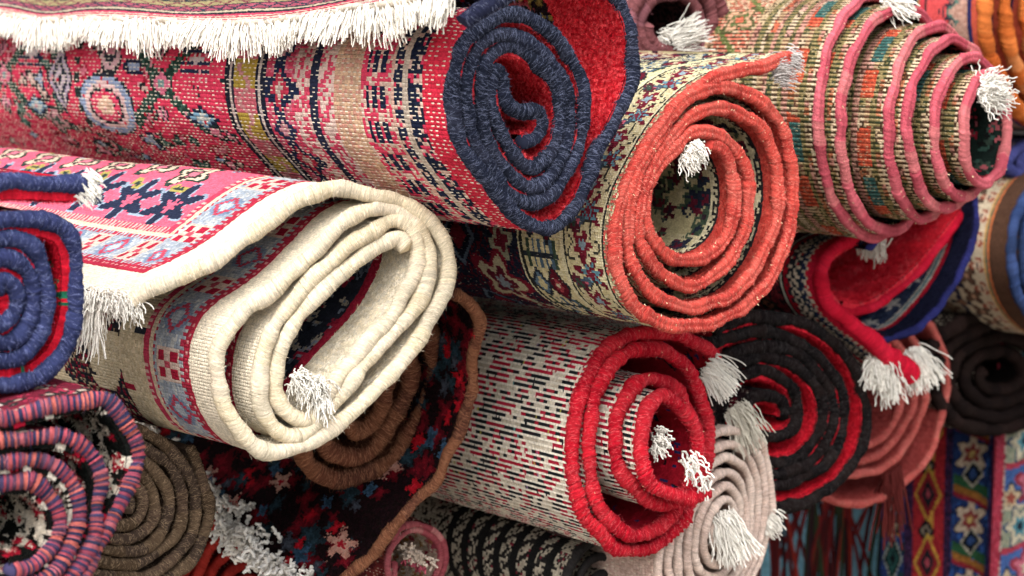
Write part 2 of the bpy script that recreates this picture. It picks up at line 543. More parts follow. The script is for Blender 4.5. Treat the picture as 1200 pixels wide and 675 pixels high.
def spr(cx, cy, rx, ry, Ts, Rs, a0=0.0, tilt=0.0, n=18, jit=.006, seed=9, s0=0, s1=0, sq=0.0):
    rg = np.random.default_rng(seed); out = []
    k = int(Ts[-1] * n); t_ = math.radians(tilt)
    for i in range(k + 1):
        T = i / n; q = float(np.interp(T, Ts, Rs)) * (1 + rg.normal() * jit); a = math.radians(a0) + T * 2 * math.pi
        q *= 1 + sq * math.cos(4 * a)
        x, y = rx * q * math.cos(a), ry * q * math.sin(a)
        out.append((cx + x * math.cos(t_) - y * math.sin(t_), cy + x * math.sin(t_) + y * math.cos(t_), s0 + (s1 - s0) * i / k))
    return out

def solid(*cols, run=30, jit=.1):
    cs = np.array([c(x) for x in cols])
    def f(u, rng):
        k = (rng.integers(0, len(cs), 4000))[(u / run).astype(int) % 4000] if len(cs) > 1 else np.zeros(len(u), int)
        return cs[k] * (1 + rng.normal(size=(len(u), 1)) * jit).clip(.6, 1.4)
    return f

def plain(*cols, p=None):
    def f(ni, nj, du, dv, rng):
        g = Pat(ni, nj, du, dv, cols[0], rng)
        if len(cols) > 1: g.mix(np.ones((ni, nj), bool), cols, p)
        return g.a
    return f

def floral(ground, cols, dens=1.0, size=(8, 18), edge=None, rag=.16):
    """scattered knotted flowers and leaves on a ground; edge: bands (from, to, colour) along the bound edge"""
    def f(ni, nj, du, dv, rng):
        g = Pat(ni, nj, du, dv, ground, rng)
        Lu, Lv = ni * du, nj * dv
        g.rag = rag
        cnt = int(Lu * Lv / 900 * dens)
        for _ in range(cnt):
            u0, v0 = rng.uniform(0, Lu), rng.uniform(0, Lv)
            a, b = rng.choice(len(cols), 2, replace=False)
            R_ = rng.uniform(*size)
            if rng.random() < .45: g.ros(u0, v0, R_, int(rng.integers(4, 7)), [(1.0, cols[a]), (.45, cols[b])], rng.uniform(0, 3))
            elif rng.random() < .6: g.ros(u0, v0, R_ * .7, 2, [(1.0, cols[a]), (.4, cols[b])], rng.uniform(0, 3), rng.uniform(.5, 1.6), .5)
            else: g.dia(u0, v0, R_ * .7, R_ * rng.uniform(.4, 1), [(1.0, cols[a]), (.5, cols[b])])
        if edge:
            for a, b, col in edge:
                if isinstance(col, str): g.band(a, b, col)
                else: g.mix((g.v >= a) & (g.v < b), col)
        return g.a
    return f

# ---- patterns
def candy(u, rng):                           # two plied yarns, pink and navy, wrapped in turn
    w_ = rng.uniform(1.8, 4.6, 4000); e = np.cumsum(w_)
    k = np.searchsorted(e, u)
    pk = np.array([c(x) for x in ('a64a56', 'a85256', 'b05e56', '96485a', 'a85c64')]); nv = np.array([c(x) for x in ('34364e', '3e3a58', '503e56', '2e304c', '5a4258')])
    col = np.where((k % 2 == 0)[:, None], pk[rng.integers(0, 5, 4001)[k]], nv[rng.integers(0, 5, 4001)[k]])
    return col * (1 + rng.normal(size=(len(u), 1)) * .14).clip(.6, 1.4)

def pat_gpile(ni, nj, du, dv, rng):          # dark floral pile, plain brown towards the middle of the coil
    g = Pat(ni, nj, du, dv, '1c1014', rng)
    u, v = g.u, g.v
    g.mix(np.ones_like(u, bool), ['1c1014', '241216', '16100f'])
    g.rag = .13
    def put(n, R_, ring, k, asp=1.0):
        for _ in range(n): g.ros(rng.uniform(0, 620), rng.uniform(0, 560), R_ * rng.uniform(.7, 1.3), k, ring, rng.uniform(0, 3), asp * rng.uniform(.7, 1.4), .35)
    put(260, 12, [(1, '5a121c'), (.5, '7a1824')], 4)
    put(90, 11, [(1, '24343c'), (.5, '2e4450')], 5)
    put(110, 8, [(1, 'a81824'), (.4, 'c02030')], 4)
    put(26, 12, [(1, 'c09080'), (.6, 'c8a090'), (.3, 'a82030')], 5, 1.3)
    put(36, 10, [(1, '3c5a74'), (.5, '2c4458')], 4)
    put(40, 9, [(1, '3e424c'), (.5, '505662')], 5)
    m = u > 560
    g.mix(m & (v < 70), ['5a382a', '64402e', '4c3024'])
    return g.a

def pat_navy(ni, nj, du, dv, rng):          # red rug with the navy edge: borders, then a red field
    g = Pat(ni, nj, du, dv, 'c83a54', rng)
    g.vpad = 70
    g.v = v = np.interp(g.v, [0, 50, 111, 176, 230, 262, 315, 375, 384, 400, 450, 470, 3000], [0, 36, 95, 165, 205, 222, 250, 325, 331, 346, 396, 420, 2950])
    g.band(0, 36, 'c02c40')
    m = (v > 36) & (v < 95)
    g.mix(m, ['1b2233', 'c23a54', 'c9a99a', '1b2233'])
    g.put(m & (((g.u / 44) % 1) < .45) & (v > 46) & (v < 62), '1b2236')
    g.put(m & (((g.u / 22) % 1) < .5) & (v > 74) & (v < 90), '20263a')
    g.band(66, 72, 'b5a595'); g.band(90, 95, 'c8a090')
    m = (v > 95) & (v < 165)
    g.mix(m, ['c6a898', 'c63e58', 'c63e58'])
    g.put(m & (((g.u / 40) % 1) < .6) & (v > 108) & (v < 150) & (((v / 9) % 1) < .6), '1d2438')
    g.mix((v > 165) & (v < 205), ['c4a284', 'b99a80', 'bd8a78'])
    g.mix((v > 205) & (v < 250), ['c4465e', 'c9b0a4'])
    g.band(222, 232, '252a3c')
    g.mix((v > 250) & (v < 325), ['b8425a', 'c2687a', 'c4465e'])
    g.rep(96, lambda u: (g.ros(u, 288, 34, 4, [(1, '1f2840'), (.55, 'b0364a'), (.25, 'bda79b')], 0, 1.0, .3)))
    g.rep(96, lambda u: (g.dia(u + 48, 288, 22, 30, [(1, '28304a'), (.5, 'c08a90')])))
    g.band(325, 331, '1e2230'); g.band(331, 338, 'b8aea6'); g.band(338, 346, '1e2230')
    m = (v > 346) & (v < 396)
    g.put(m, 'b9606a')
    g.put(m & (((g.u / 64) % 1) < .5), 'a08a3c')
    g.zig(371, 16, 40, 5, 'b07a78')
    g.band(396, 402, '2a2a34'); g.band(402, 408, 'b7a8a0'); g.band(408, 420, '1e222c')
    # field
    fld = v > 420
    per = 262
    def unit(u):
        for q in range(3):
            o = 590 + q * 480
            for sg in (-1, 1):
                for k in range(-26, 27):
                    t = k / 26
                    g.ros(u + t * 56, o + sg * t * 88, 8, 4, [(1, '22382f' if k % 4 else '3c5c50')], 0, 1.5)
            g.dia(u, o, 22, 34, [(1, '20302c'), (.75, 'c86a80'), (.35, '6f8c88')])
            for sg in (-1, 1):
                g.dia(u + sg * 40, o + 8, 13, 22, [(1, '1e2a2a'), (.7, 'c4788a'), (.3, '28383a')])
                g.dia(u + 96, o + sg * 30, 20, 26, [(1, '20262a'), (.7, 'b8909a'), (.35, '30403e')])
            g.dia(u - 42, o - 96, 17, 44, [(1, '1e2438'), (.72, '6f93a8'), (.38, 'b0b8b4')])
            g.put(fld & (np.abs(g.u - u - 30) < 15) & (np.abs(v - o + 92) < 40) & (((g.u / 8) % 1) < .55), '222a40')
            g.dia(u + 34, o - 92, 8, 24, [(1, 'c0b2b0')])
            g.ros(u + 64, o - 70, 14, 3, [(1, '2a2c38'), (.7, 'c4a2aa')], .5, 1.6)
            # arch with a flower inside
            g.ros(u - 34, o + 160, 50, 2, [(1, '262a34'), (.93, '8796b0'), (.74, 'd0b0ac'), (.6, '23282e'), (.5, 'c8445e'), (.28, 'c8a890')], 1.57, 1.4, .12)
            g.ros(u + 52, o + 150, 36, 3, [(1, '22262a'), (.85, 'c09a9c'), (.6, '2a2e34'), (.42, 'c07a84')], .8, 1.5, .3)
            # vase
            g.dia(u, o + 290, 52, 44, [(1, '1e2230'), (.84, 'a89aa8'), (.62, '2a2e3c'), (.4, 'b8a8b0'), (.2, '222834')])
            g.dia(u + 66, o + 330, 26, 40, [(1, '20303a'), (.72, '5c98a0'), (.4, '30506a')])
            g.ros(u - 64, o + 340, 22, 4, [(1, '2a3a34'), (.7, 'c08a90'), (.35, '3c5048')], .4, 1.6)
            g.put(fld & (np.abs(v - o - 236) < 9) & (((g.u / 22) % 1) < .6), '26302e')
    for _ in range(150):
        uu, vv, R_ = rng.uniform(440, 760), rng.uniform(430, 1300), rng.uniform(7, 15)
        cs = [('1e2a2c', 'c87888'), ('22302c', '48665c'), ('1e2236', '8a98b0'), ('2a2024', 'c8a89c'), ('8c1c30', 'c06a78')][int(rng.integers(0, 5))]
        if rng.random() < .5: g.dia(uu, vv, R_, R_ * 1.5, [(1, cs[0]), (.6, cs[1])])
        else: g.ros(uu, vv, R_, int(rng.integers(2, 5)), [(1, cs[0]), (.6, cs[1])], rng.uniform(0, 3), 1.5, .4)
    g2 = g.a.copy()
    g.rep(per, unit, 575 - 2 * 262)
    g.a[~fld] = g2[~fld]
    sp_ = rng.random(v.shape) < .05
    g.mix(fld & sp_, ['c98a90', '1e2c30', 'b02036'])
    return g.a

def pat_cream(ni, nj, du, dv, rng):
    g = Pat(ni, nj, du, dv, 'cdbb9a', rng)
    u, v = g.u, g.v
    d = np.minimum(u, v) - 11
    al = np.where(u < v, v, u)
    flap = u < 330
    m = flap & (d > 134)
    g.put(m, 'd25c72')
    for _ in range(1):
        for u0 in range(186, 420, 66):
            for v0 in range(196, 900, 92):
                uu, vv = u0 + rng.uniform(-8, 8), v0 + (u0 // 66 % 2) * 46
                if (u0 // 66) % 2 == 0:
                    g.ros(uu, vv, 34, 6, [(1, '8a98a8'), (.9, '262c40'), (.3, 'c05a70')], 0, 1.15, .38)
                else:
                    g.ros(uu, vv, 26, 4, [(1, '2c3a34'), (.8, 'cdb8a0'), (.5, '3a3430'), (.28, 'c97080')], .4, 1.3, .3)
                g.ros(uu + 30, vv + 26, 10, 2, [(1, '9c9050'), (.5, '2f3c38')], rng.uniform(0, 3), 1.2, .5)
    m2 = ~flap & (d > 134)
    g.mix(m2, ['cdbb9a', 'd4c3a4', 'c4b190'])
    for _ in range(150):
        uu, vv = rng.uniform(340, g.ni * du), rng.uniform(145, 420)
        g.put(m2 & (np.abs(u - uu) < 3.5) & (np.abs(v - vv) < 13), '9c2038' if rng.random() < .7 else '2a2c34')
    bl = ~flap & (d > 190) & (wob(u / 300, v / 300, 5, 1.0) > -.05)
    g.mix(bl, ['2c2628', '7c1e30', '242830', 'a08a70'])
    m = (d > 50) & (d <= 114)
    g.mix(m, ['98a0a8', 'a2a8ae', '8e98a4', 'b4b6b4'])
    for a0 in range(30, 3600, 54):
        for du_ in (0,):
            sel = m & (np.abs(al - a0) < 20)
            x = (al - a0) / 20.0; y = (d - 82) / 26.0
            r_ = np.hypot(x, y)
            kk = (a0 // 54) % 2
            if kk == 0:
                g.put(sel & (np.abs(x) < .9) & (np.abs(y) < .95), 'c9b2a4')
                g.put(sel & (np.abs(np.abs(x) - .5) < .28) & (np.abs(np.abs(y) - .5) < .28), 'a02038')
                g.put(sel & (r_ < .25), 'b04a58')
            else:
                g.put(sel & (r_ < .95), '76879e')
                g.put(sel & (np.abs(np.abs(x) + np.abs(y) - .8) < .16), 'b04458')
                g.put(sel & (r_ < .4), 'aab2ba')
    edge = m & ((d < 57) | (d > 107)) & (((al / 9) % 1) < .55)
    g.put(edge, 'a93248')
    g.band(-20, 36, 'e2d6bf', d)
    m = (d > 36) & (d <= 50)
    g.put(m, 'a32a3e')
    g.put(m & (((al / 10) % 1) < .3) & (d > 41) & (d < 46), 'c98a88')
    g.band(114, 123, 'd0bfa4', d)
    g.band(123, 134, 'b83c54', d)
    g.put((d > 123) & (d < 134) & (((al / 8) % 1) < .3), 'cda49a')
    return g.a

def pat_coral(ni, nj, du, dv, rng):
    g = Pat(ni, nj, du, dv, 'cbbf95', rng)
    u, v = g.u, g.v
    g.mix(np.ones_like(v, bool), ['cbbf95', 'c4b88c', 'd0c6a2'])
    fld = v > 176
    g.mix(fld, ['1b2030', '222838', '1b2030', '5a1a28'])
    g.rep(120, lambda q: (g.ros(q, 235, 44, 5, [(1, '7a2030'), (.75, 'b8ae8e'), (.5, '5f1c2c'), (.25, '8d98a0')], .3, 1, .3)), 30)
    g.rep(120, lambda q: (g.dia(q + 60, 300, 40, 36, [(1, '5f6f80'), (.8, '1c2232'), (.5, '7c2434')])), 30)
    g.rep(120, lambda q: (g.ros(q + 60, 210, 20, 4, [(1, '9a9c84'), (.6, '6a2030')], .3)), 30)
    m = (v > 92) & (v < 170)
    def blk(q):
        g.dia(q, 118, 30, 22, [(1, '2a2c30'), (.8, '5c1826'), (.4, '9c4048'), (.2, 'cfc6a4')])
        g.dia(q, 150, 24, 20, [(1, '2a3038'), (.72, '5c7284'), (.45, 'c4b98e')])
        s_ = m & (np.abs(u - q - 40) < 17)
        g.put(s_ & (np.abs(v - 131) < 30) & (((v / 11) % 1) < .45), '4d6272')
        g.put(s_ & (np.abs(u - q - 40) < 3) & (v > 100) & (v < 165), '2a3038')
        g.put(s_ & (np.abs(v - 131) > 22) & (np.abs(v - 131) < 30), '3a4a3c')
    g.rep(80, blk, 20)
    def pal(q):
        g.ros(q, 52, 24, 5, [(1, '3a3a34'), (.88, 'cfc49c'), (.55, '7a2434'), (.25, '8aa0aa')], 1.5, 1.1, .3)
        g.ros(q + 34, 44, 17, 7, [(1, '6a1c2c'), (.6, '5f8a98'), (.3, '7a2a3a')], 0, 1.2, .5)
        g.ros(q + 50, 66, 12, 3, [(1, '4a5a68'), (.55, 'c06070')], 0, 1.2, .4)
        g.ros(q - 24, 70, 9, 2, [(1, '5a2430'), (.5, '394a40')], .7, 1.3, .5)
    g.rep(72, pal, 10)
    for a, b in ((12, 16), (84, 88), (168, 173)): g.band(a, b, '2a2c2a')
    for a, b in ((16, 20), (88, 92), (173, 177)): g.band(a, b, 'd3caa6')
    m = (v > 4) & (v < 12)
    g.mix(m, ['cfc49c', '8f8468', 'c05a50'])
    return g.a

def pat_dashes(ni, nj, du, dv, rng):         # red-edged rug: dashes of black and red on white weft
    g = Pat(ni, nj, du, dv, '24242a', rng)
    u, v = g.u, g.v
    f = wob(u / 420, v / 420, 11, 1.0) + .5 * wob(u / 110, v / 160, 12, 1.0)
    lz = np.abs(((u + 18 * np.sin(v / 70)) / 74) % 1 - .5) + np.abs((v / 84) % 1 - .5)
    f = f * .5 + np.where((lz * 3.1 % 1) < .5, .35, -.35)
    red = f > .02
    g.mix(red, ['a81c34', 'b02840', 'a81c34', '2a2226'])
    g.mix(~red, ['1e2024', '26282c', '1e2024', 'a02a3c'])
    wh = (rng.random(u.shape) < .05) | ((np.abs(lz - .5) < .035) & (rng.random(u.shape) < .75)) | ((lz < .12) & (rng.random(u.shape) < .8))
    g.mix(wh, ['cfc4b2', 'c6bca8'])
    big = wob(u / 150, v / 130, 17, 1.0) > .5
    g.mix(big & (rng.random(u.shape) < .7), ['cbc0ae', 'c2b6a2'])
    off = rng.integers(0, 5, (ni, 1))
    run = rng.choice([3, 4, 5], (ni, 1))
    src = np.clip(((g.J + off) // run) * run - off, 0, nj - 1)
    g.a = np.take_along_axis(g.a, np.repeat(src[..., None], 3, 2), 1)
    for k, col in enumerate(['5a8a88', 'a8a048', '8a7090']):
        g.put((rng.random(u.shape) < .004), col)
    g.mix((v < 12), ['b02036', 'c9bca8', 'b02036'])
    return g.a

def pat_checks(ni, nj, du, dv, rng):         # pink-edged rug: plaid rows of brown, straw, rust and green
    g = Pat(ni, nj, du, dv, '8c7852', rng)
    u, v = g.u, g.v
    dark = g.I % 2 == 0
    cols = ['ccb698', 'c8988a', 'b89c78', 'bc6248', '8c7c54', 'c4ac88', 'c08c7c', 'b07050', '84764e', 'bca482']
    dks = ['3c2c20', '46342a', '5a3c2e', '4a2c22', '343420', '40301f', '54382e', '4a3020', '2c3424', '46362a']
    k = (v / 10.5).astype(int)
    sh = (wob(u / 420, v / 700, 21, 1.0) * 2.2).round().astype(int)
    k = (k * 7 + (k // 3) + sh * (k % 3 == 1)) % 10
    lc = np.array([c(x) for x in cols]); dc = np.array([c(x) for x in dks])
    g.a = np.where(dark[..., None], dc[k], lc[k])
    n = rng.random(u.shape)
    g.a[(n < .10) & dark] = lc[k][(n < .10) & dark] * .8
    g.a[(n < .08) & ~dark] = dc[k][(n < .08) & ~dark] * 1.4
    rb = (v > 26) & (v < 54) & (wob(u / 300, v / 900, 23, 1.0) > 0)
    g.mix(rb & ~dark, ['c4563c', 'cc6448', 'b84a34']); g.mix(rb & dark, ['7a3224', '8c3c2c'])
    for u0 in range(60, int(ni * du), 210):
        m = (np.abs(u - u0) < 26) & (v > 28) & (v < 50)
        g.mix(m & ~dark, ['3c6460', '4a706a']); g.mix(m & dark, ['24403c', '2c3c38'])
    far = v > 150
    q = ~dark & far
    g.mix(q, ['cc7860', 'c86c58', 'd8b898', 'd09078'])
    lum = np.where(dark, .5, 1.0)[..., None]
    a0 = g.a.copy()
    for u0 in range(20, int(ni * du), 96):
        for v0 in range(190, 700, 96):
            o = 48 * ((v0 // 96) % 2)
            g.ros(u0 + o, v0, 26, 4, [(1, '5a5a38'), (.8, 'd0a080'), (.5, '606a40'), (.25, 'c86850')], .5, 1.2, .3)
            for t in range(-8, 9): g.ros(u0 + 48 + o + t * 4, v0 + t * 5, 5, 4, [(1, '68703f')])
            g.dia(u0 + o + 48, v0 + 48, 12, 16, [(1, '7c5a40'), (.6, 'd8b490')])
    ch = np.any(g.a != a0, -1) & far
    a0[ch] = (g.a * lum)[ch]
    g.a = a0
    return g.a

def pat_zig(ni, nj, du, dv, rng):            # red kilim-like back with zigzag of dark and cream
    g = Pat(ni, nj, du, dv, 'b0182c', rng)
    v = g.v
    g.band(0, 22, 'c41e38')
    for k, (v0, col) in enumerate(((28, 'c8b8a4'), (34, '28304e'), (40, '24303a'), (46, 'c4b4a0'), (52, '2a2c34'))):
        g.zig(v0, 8, 22, 2.6, col); g.zig(v0, 8, 22, 2.6, col, ph=11)
    g.band(64, 67, '1e2024'); g.band(67, 72, 'd0c8b8'); g.band(72, 76, '1e2024')
    m = v > 76
    g.mix(m, ['3a1a22', '6a1a2a', '2a2026', '8a3038'])
    g.rep(46, lambda q: g.dia(q, 118, 14, 20, [(1, '2a3028'), (.6, 'a0604c'), (.3, '20222a')]))
    g.rep(46, lambda q: g.dia(q + 23, 160, 16, 24, [(1, '9a2c3c'), (.6, '2a2c30'), (.3, 'b0a084')]))
    g.rep(46, lambda q: g.dia(q, 210, 16, 24, [(1, 'a0404c'), (.6, '2a2c30'), (.3, 'b0a084')]))
    return g.a

def pat_black(ni, nj, du, dv, rng):          # black and white lattice
    g = Pat(ni, nj, du, dv, '8a8478', rng)
    v, u = g.v, g.u
    g.mix(np.ones_like(v, bool), ['a09888', '2a2826', '8c8476', '6a2430'], [.45, .3, .2, .05])
    for k in range(7):
        s_ = 30 + k * 36
        tri = np.abs(((u + v * .8) / 40 + k * .3) % 1 - .5) * 2
        g.band(s_, s_ + 12, '181818')
        g.put((v > s_ + 12) & (v < s_ + 34) & (np.abs(tri - .5) < .13), '1c1a1a')
    return g.a

def pat_brownflower(ni, nj, du, dv, rng):
    g = Pat(ni, nj, du, dv, 'b3a48c', rng)
    v = g.v
    g.rep(40, lambda q: g.ros(q, 92, 15, 4, [(1, '4a3a30'), (.7, '5c4438'), (.3, 'b08a70')], .7, 1.2, .4))
    g.rep(40, lambda q: g.ros(q + 20, 66, 10, 3, [(1, '8a4a3a'), (.6, 'c0a890'), (.3, '34303a')], .7, 1.2, .4))
    g.rep(40, lambda q: g.ros(q + 20, 125, 14, 4, [(1, '2c2a38'), (.5, '7a5a48')], 0, 1.2, .4))
    g.rep(40, lambda q: g.ros(q, 160, 13, 4, [(1, '6a4a3a'), (.5, 'b09478')], 0, 1.2, .4))
    g.band(0, 42, '4a3428')
    g.band(42, 45, 'b4643a'); g.band(45, 48, '4c5a4a'); g.band(48, 51, 'b48a54')
    return g.a

def pat_orange(ni, nj, du, dv, rng):
    g = Pat(ni, nj, du, dv, 'a07868', rng)
    v = g.v
    g.mix(np.ones_like(v, bool), ['a88474', '9c7466', 'b08a7a'])
    g.band(66, 110, 'c24a4a')
    for q in (64, 72): g.zig(q, 12, 30, 2.6, '3a3038')
    g.zig(58, 12, 30, 2.6, '4a6a60')
    g.band(20, 28, '28284e'); g.band(0, 20, 'b8503c')
    g.band(108, 112, '2a2a2a'); g.band(112, 124, 'b83c44'); g.band(124, 130, '8a7a50'); g.band(130, 400, '26283a')
    return g.a

def pat_stripes(ni, nj, du, dv, rng):        # flat rug on top: stripes along its fringed end
    g = Pat(ni, nj, du, dv, '8a7a5c', rng)
    v, u = g.v, g.u
    seq = [(0, 5, 'd2c6b4'), (5, 10, 'c4465e'), (10, 15, 'cdbcaa'), (15, 21, 'b02840'), (21, 27, 'cdbcaa'), (27, 34, 'c4465e'), (34, 40, '2a2c34'),
           (40, 50, 'bfae94'), (50, 56, '2c3038'), (56, 74, 'a05060'), (74, 80, '2a2c34'), (80, 104, '9c9068'), (104, 110, '2a2c38')]
    for a, b, col in seq: g.band(a, b, col)
    m = (v > 110)
    g.mix(m, ['8a6c54', 'a08a6c', '6a3a40', '3a3c44'])
    g.zig(65, 7, 40, 3, '2f3846'); g.zig(92, 9, 52, 3, '7a3a48')
    g.rep(60, lambda q: g.ros(q, 130, 18, 4, [(1, '2a3040'), (.6, 'a08a60'), (.3, '9a3044')], .4))
    g.rep(60, lambda q: g.dia(q + 30, 170, 24, 18, [(1, '7a2c3c'), (.6, 'b0a080'), (.3, '2a3040')]))
    return g.a

def pat_navypile(ni, nj, du, dv, rng):       # blue-edged rug's pile: bands along the edge
    g = Pat(ni, nj, du, dv, '2c3558', rng)
    v = g.v
    g.mix(np.ones_like(v, bool), ['1c2036', '20243c'])
    g.band(0, 36, '191b30')
    g.band(36, 43, 'b01c30'); g.band(43, 47, 'c8c0b4'); g.band(47, 52, '5a8a90'); g.band(52, 55, 'c0b8ac')
    g.mix((v > 55) & (v < 105), ['3a4460', '46526e', '303a58'])
    g.rep(64, lambda q: g.ros(q + 12, 80, 13, 5, [(1, 'd4d0ca')], .4, 1, .5))
    g.band(105, 112, '1c2038'); g.band(112, 400, '8a1c2c')
    return g.a

def pat_hang_strips(ni, nj, du, dv, rng):    # hanging rug: strips from side to side (u across, v down)
    g = Pat(ni, nj, du, dv, '1e3468', rng)
    u, v = g.u, g.v
    g.mix(np.ones_like(u, bool), ['1e3468', '223c78', '1a2c58'])
    g.mix((u > 54) & (u < 108), ['a81822', 'b81c28', '981620'])
    rnd = wob(u / 60, v / 60, 31, 1.0)
    g.put((u < 40) & (rnd > .25), '1c3a40'); g.put((u > 122) & (u < 188) & (rnd > .5), '2a5ca8')
    for k in range(9):
        v0 = k * 118 + rng.uniform(-8, 8)
        g.dia(20, v0 + 30, 17, 46, [(1, '98a094'), (.86, '15201f'), (.6, '24504c'), (.3, '14181c')])
        g.ros(20, v0 + 92, 15, 5, [(1, '8a5a28'), (.7, '1c2030'), (.4, '9a8a70')], .4, 1.2)
        g.dia(81, v0 + 40, 24, 52, [(1, 'c8a028'), (.84, '8c1822'), (.5, '1c2228'), (.2, 'b04050')])
        g.put((np.abs(u - 88) < 2.6) & (v > v0 + 70) & (v < v0 + 120), 'c08a28')
        g.dia(78, v0 + 104, 16, 22, [(1, '14161a'), (.6, '8a7a68'), (.3, '16181c')])
        g.ros(155, v0 + 84, 24, 6, [(1, '201820'), (.92, 'c4ae94'), (.5, '8c2a30'), (.2, 'c8b060')], .4, 1.35)
        g.put((np.abs(u - 155) < 30) & (np.abs(v - v0 - 22 - (u - 155) * .5) < 9), '2c5a38')
        g.put((np.abs(u - 155) < 30) & (np.abs(v - v0 - 38 - (u - 155) * .5) < 6), '9c6420')
        g.put((np.abs(u - 155) < 30) & (np.abs(v - v0 - 48 - (u - 155) * .5) < 4), '8c1c28')
        g.dia(158, v0 + 3, 20, 26, [(1, 'b0a894'), (.8, '141c24'), (.4, '2c4a80')])
    for a in (40, 108): g.mix((u > a) & (u < a + 14), ['2a1c38', '3c2450', '1a1428', '50284a'])
    g.mix(u > 188, ['4a2a5c', '38204a', '6a3a70'])
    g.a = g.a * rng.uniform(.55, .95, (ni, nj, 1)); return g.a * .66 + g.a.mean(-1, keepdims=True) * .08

def pat_hang_flowers(ni, nj, du, dv, rng):
    g = Pat(ni, nj, du, dv, '9a9c7c', rng)
    u, v = g.u, g.v
    g.mix(np.ones_like(u, bool), ['9aa086', 'a8a488', '8c9880'])
    per = 150
    for k in range(8):
        v0 = k * per
        g.put((v > v0 + 70) & (v < v0 + 140), '3c62a4')
        g.ros(50, v0 + 30, 24, 6, [(1, '2c4a6c'), (.85, 'd0c4a4'), (.5, '4a90a0'), (.2, '26283a')], 0, 1.4)
        g.ros(64, v0 + 104, 24, 5, [(1, 'a02c40'), (.7, 'c86078'), (.3, 'd0c0a0')], .3, 1.3)
        g.ros(30, v0 + 128, 18, 5, [(1, '2a3a5a'), (.8, 'ccb48c'), (.4, 'a04838')], .3, 1.3)
        g.ros(90, v0 + 60, 14, 3, [(1, '7a2838'), (.6, '8a7a40')], .3, 1.3)
        g.put(np.abs(v - v0 - 66 - np.sin(u / 16) * 6) < 5, 'b8304a')
        g.put(np.abs(v - v0 - 142 - np.sin(u / 20) * 5) < 4, 'cfc0a0')
    g.mix(u < 14, ['b02440', 'c03c58', 'b02440'])
    g.mix((u > 14) & (u < 19), ['c9b8a8', '7a2838'])
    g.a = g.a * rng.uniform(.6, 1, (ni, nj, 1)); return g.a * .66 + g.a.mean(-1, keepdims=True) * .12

# ---- the pile, front to back
R = {}
# flat rug lying on top, fringe hanging over the red roll
R['A'] = rug("striped flat rug on top of the pile, long white fringe hanging along its front", (540, 20), 2.24,
    [[(-140, 22), (-60, 20), (0, 18), (50, 24), (100, 22), (160, 24), (220, 27), (280, 27), (330, 24), (380, 16), (430, 8), (480, 0), (530, -8), (550, -11)]],
    solid('cfc4b4', 'c8bba8'), pat_stripes, pat_stripes, r=.0038, t=.006, L=.42, Lin=.42, back=(-.12, 1, .40), yaw=128, du=4.2, dv=4.2, weft=0,
    cord_hair=.6, wobble=.004, out=9, name="flat_rug", group="rugs in the pile", pile_du=4.2)

R['B'] = rug("large red patterned roll with thick navy blue bound edge, under the flat fringed rug", (635, 150), 2.42,
    [Z(500, 0, 2.329, [(470, -90), (505, -30), (535, 20), (557, 100), (560, 190), (540, 265), (505, 340), (470, 410), (430, 500), (400, 565), (345, 618), (280, 612), (215, 555), (145, 470), (92, 390), (74, 300), (76, 200), (98, 125), (145, 68), (210, 42),
      (280, 55), (340, 98), (396, 165), (424, 240), (430, 310), (414, 395), (378, 470), (332, 530), (280, 556), (215, 520), (160, 445), (122, 370), (108, 280), (114, 190), (140, 125), (192, 95),
      (250, 105), (304, 140), (352, 190), (380, 250), (390, 315), (380, 385), (350, 450), (312, 500), (270, 510), (215, 465), (172, 400), (146, 325), (143, 245), (160, 170), (200, 132),
      (250, 137), (302, 175), (345, 230), (364, 290), (358, 360), (328, 428), (288, 456), (245, 430), (205, 378), (180, 310), (174, 235), (190, 190), (203, 215), (214, 268), (248, 300), (300, 310), (308, 345), (288, 378), (258, 388)])],
    solid('202433', '242838', '1d212e', '262937'), pat_navy, floral('241c20', ['b02434', '1c2a2a', '8a7a40', '33405a', 'b05a60'], 1.2, (7, 14), [(0, 120, ['c0242f', 'd03a42', 'b01c28', 'c83038', 'dc4a50'])]),
    r=.0088, t=.012, pile_t=.009, L=1.45, Lin=.16, du=5.0, dv=5.6, weft=.26, weftp=.7, cord_hair=4.5, hair_len=.010, pile_hair=.4, wobble=.003, hair_col='5c6278', cord_step=.0014)

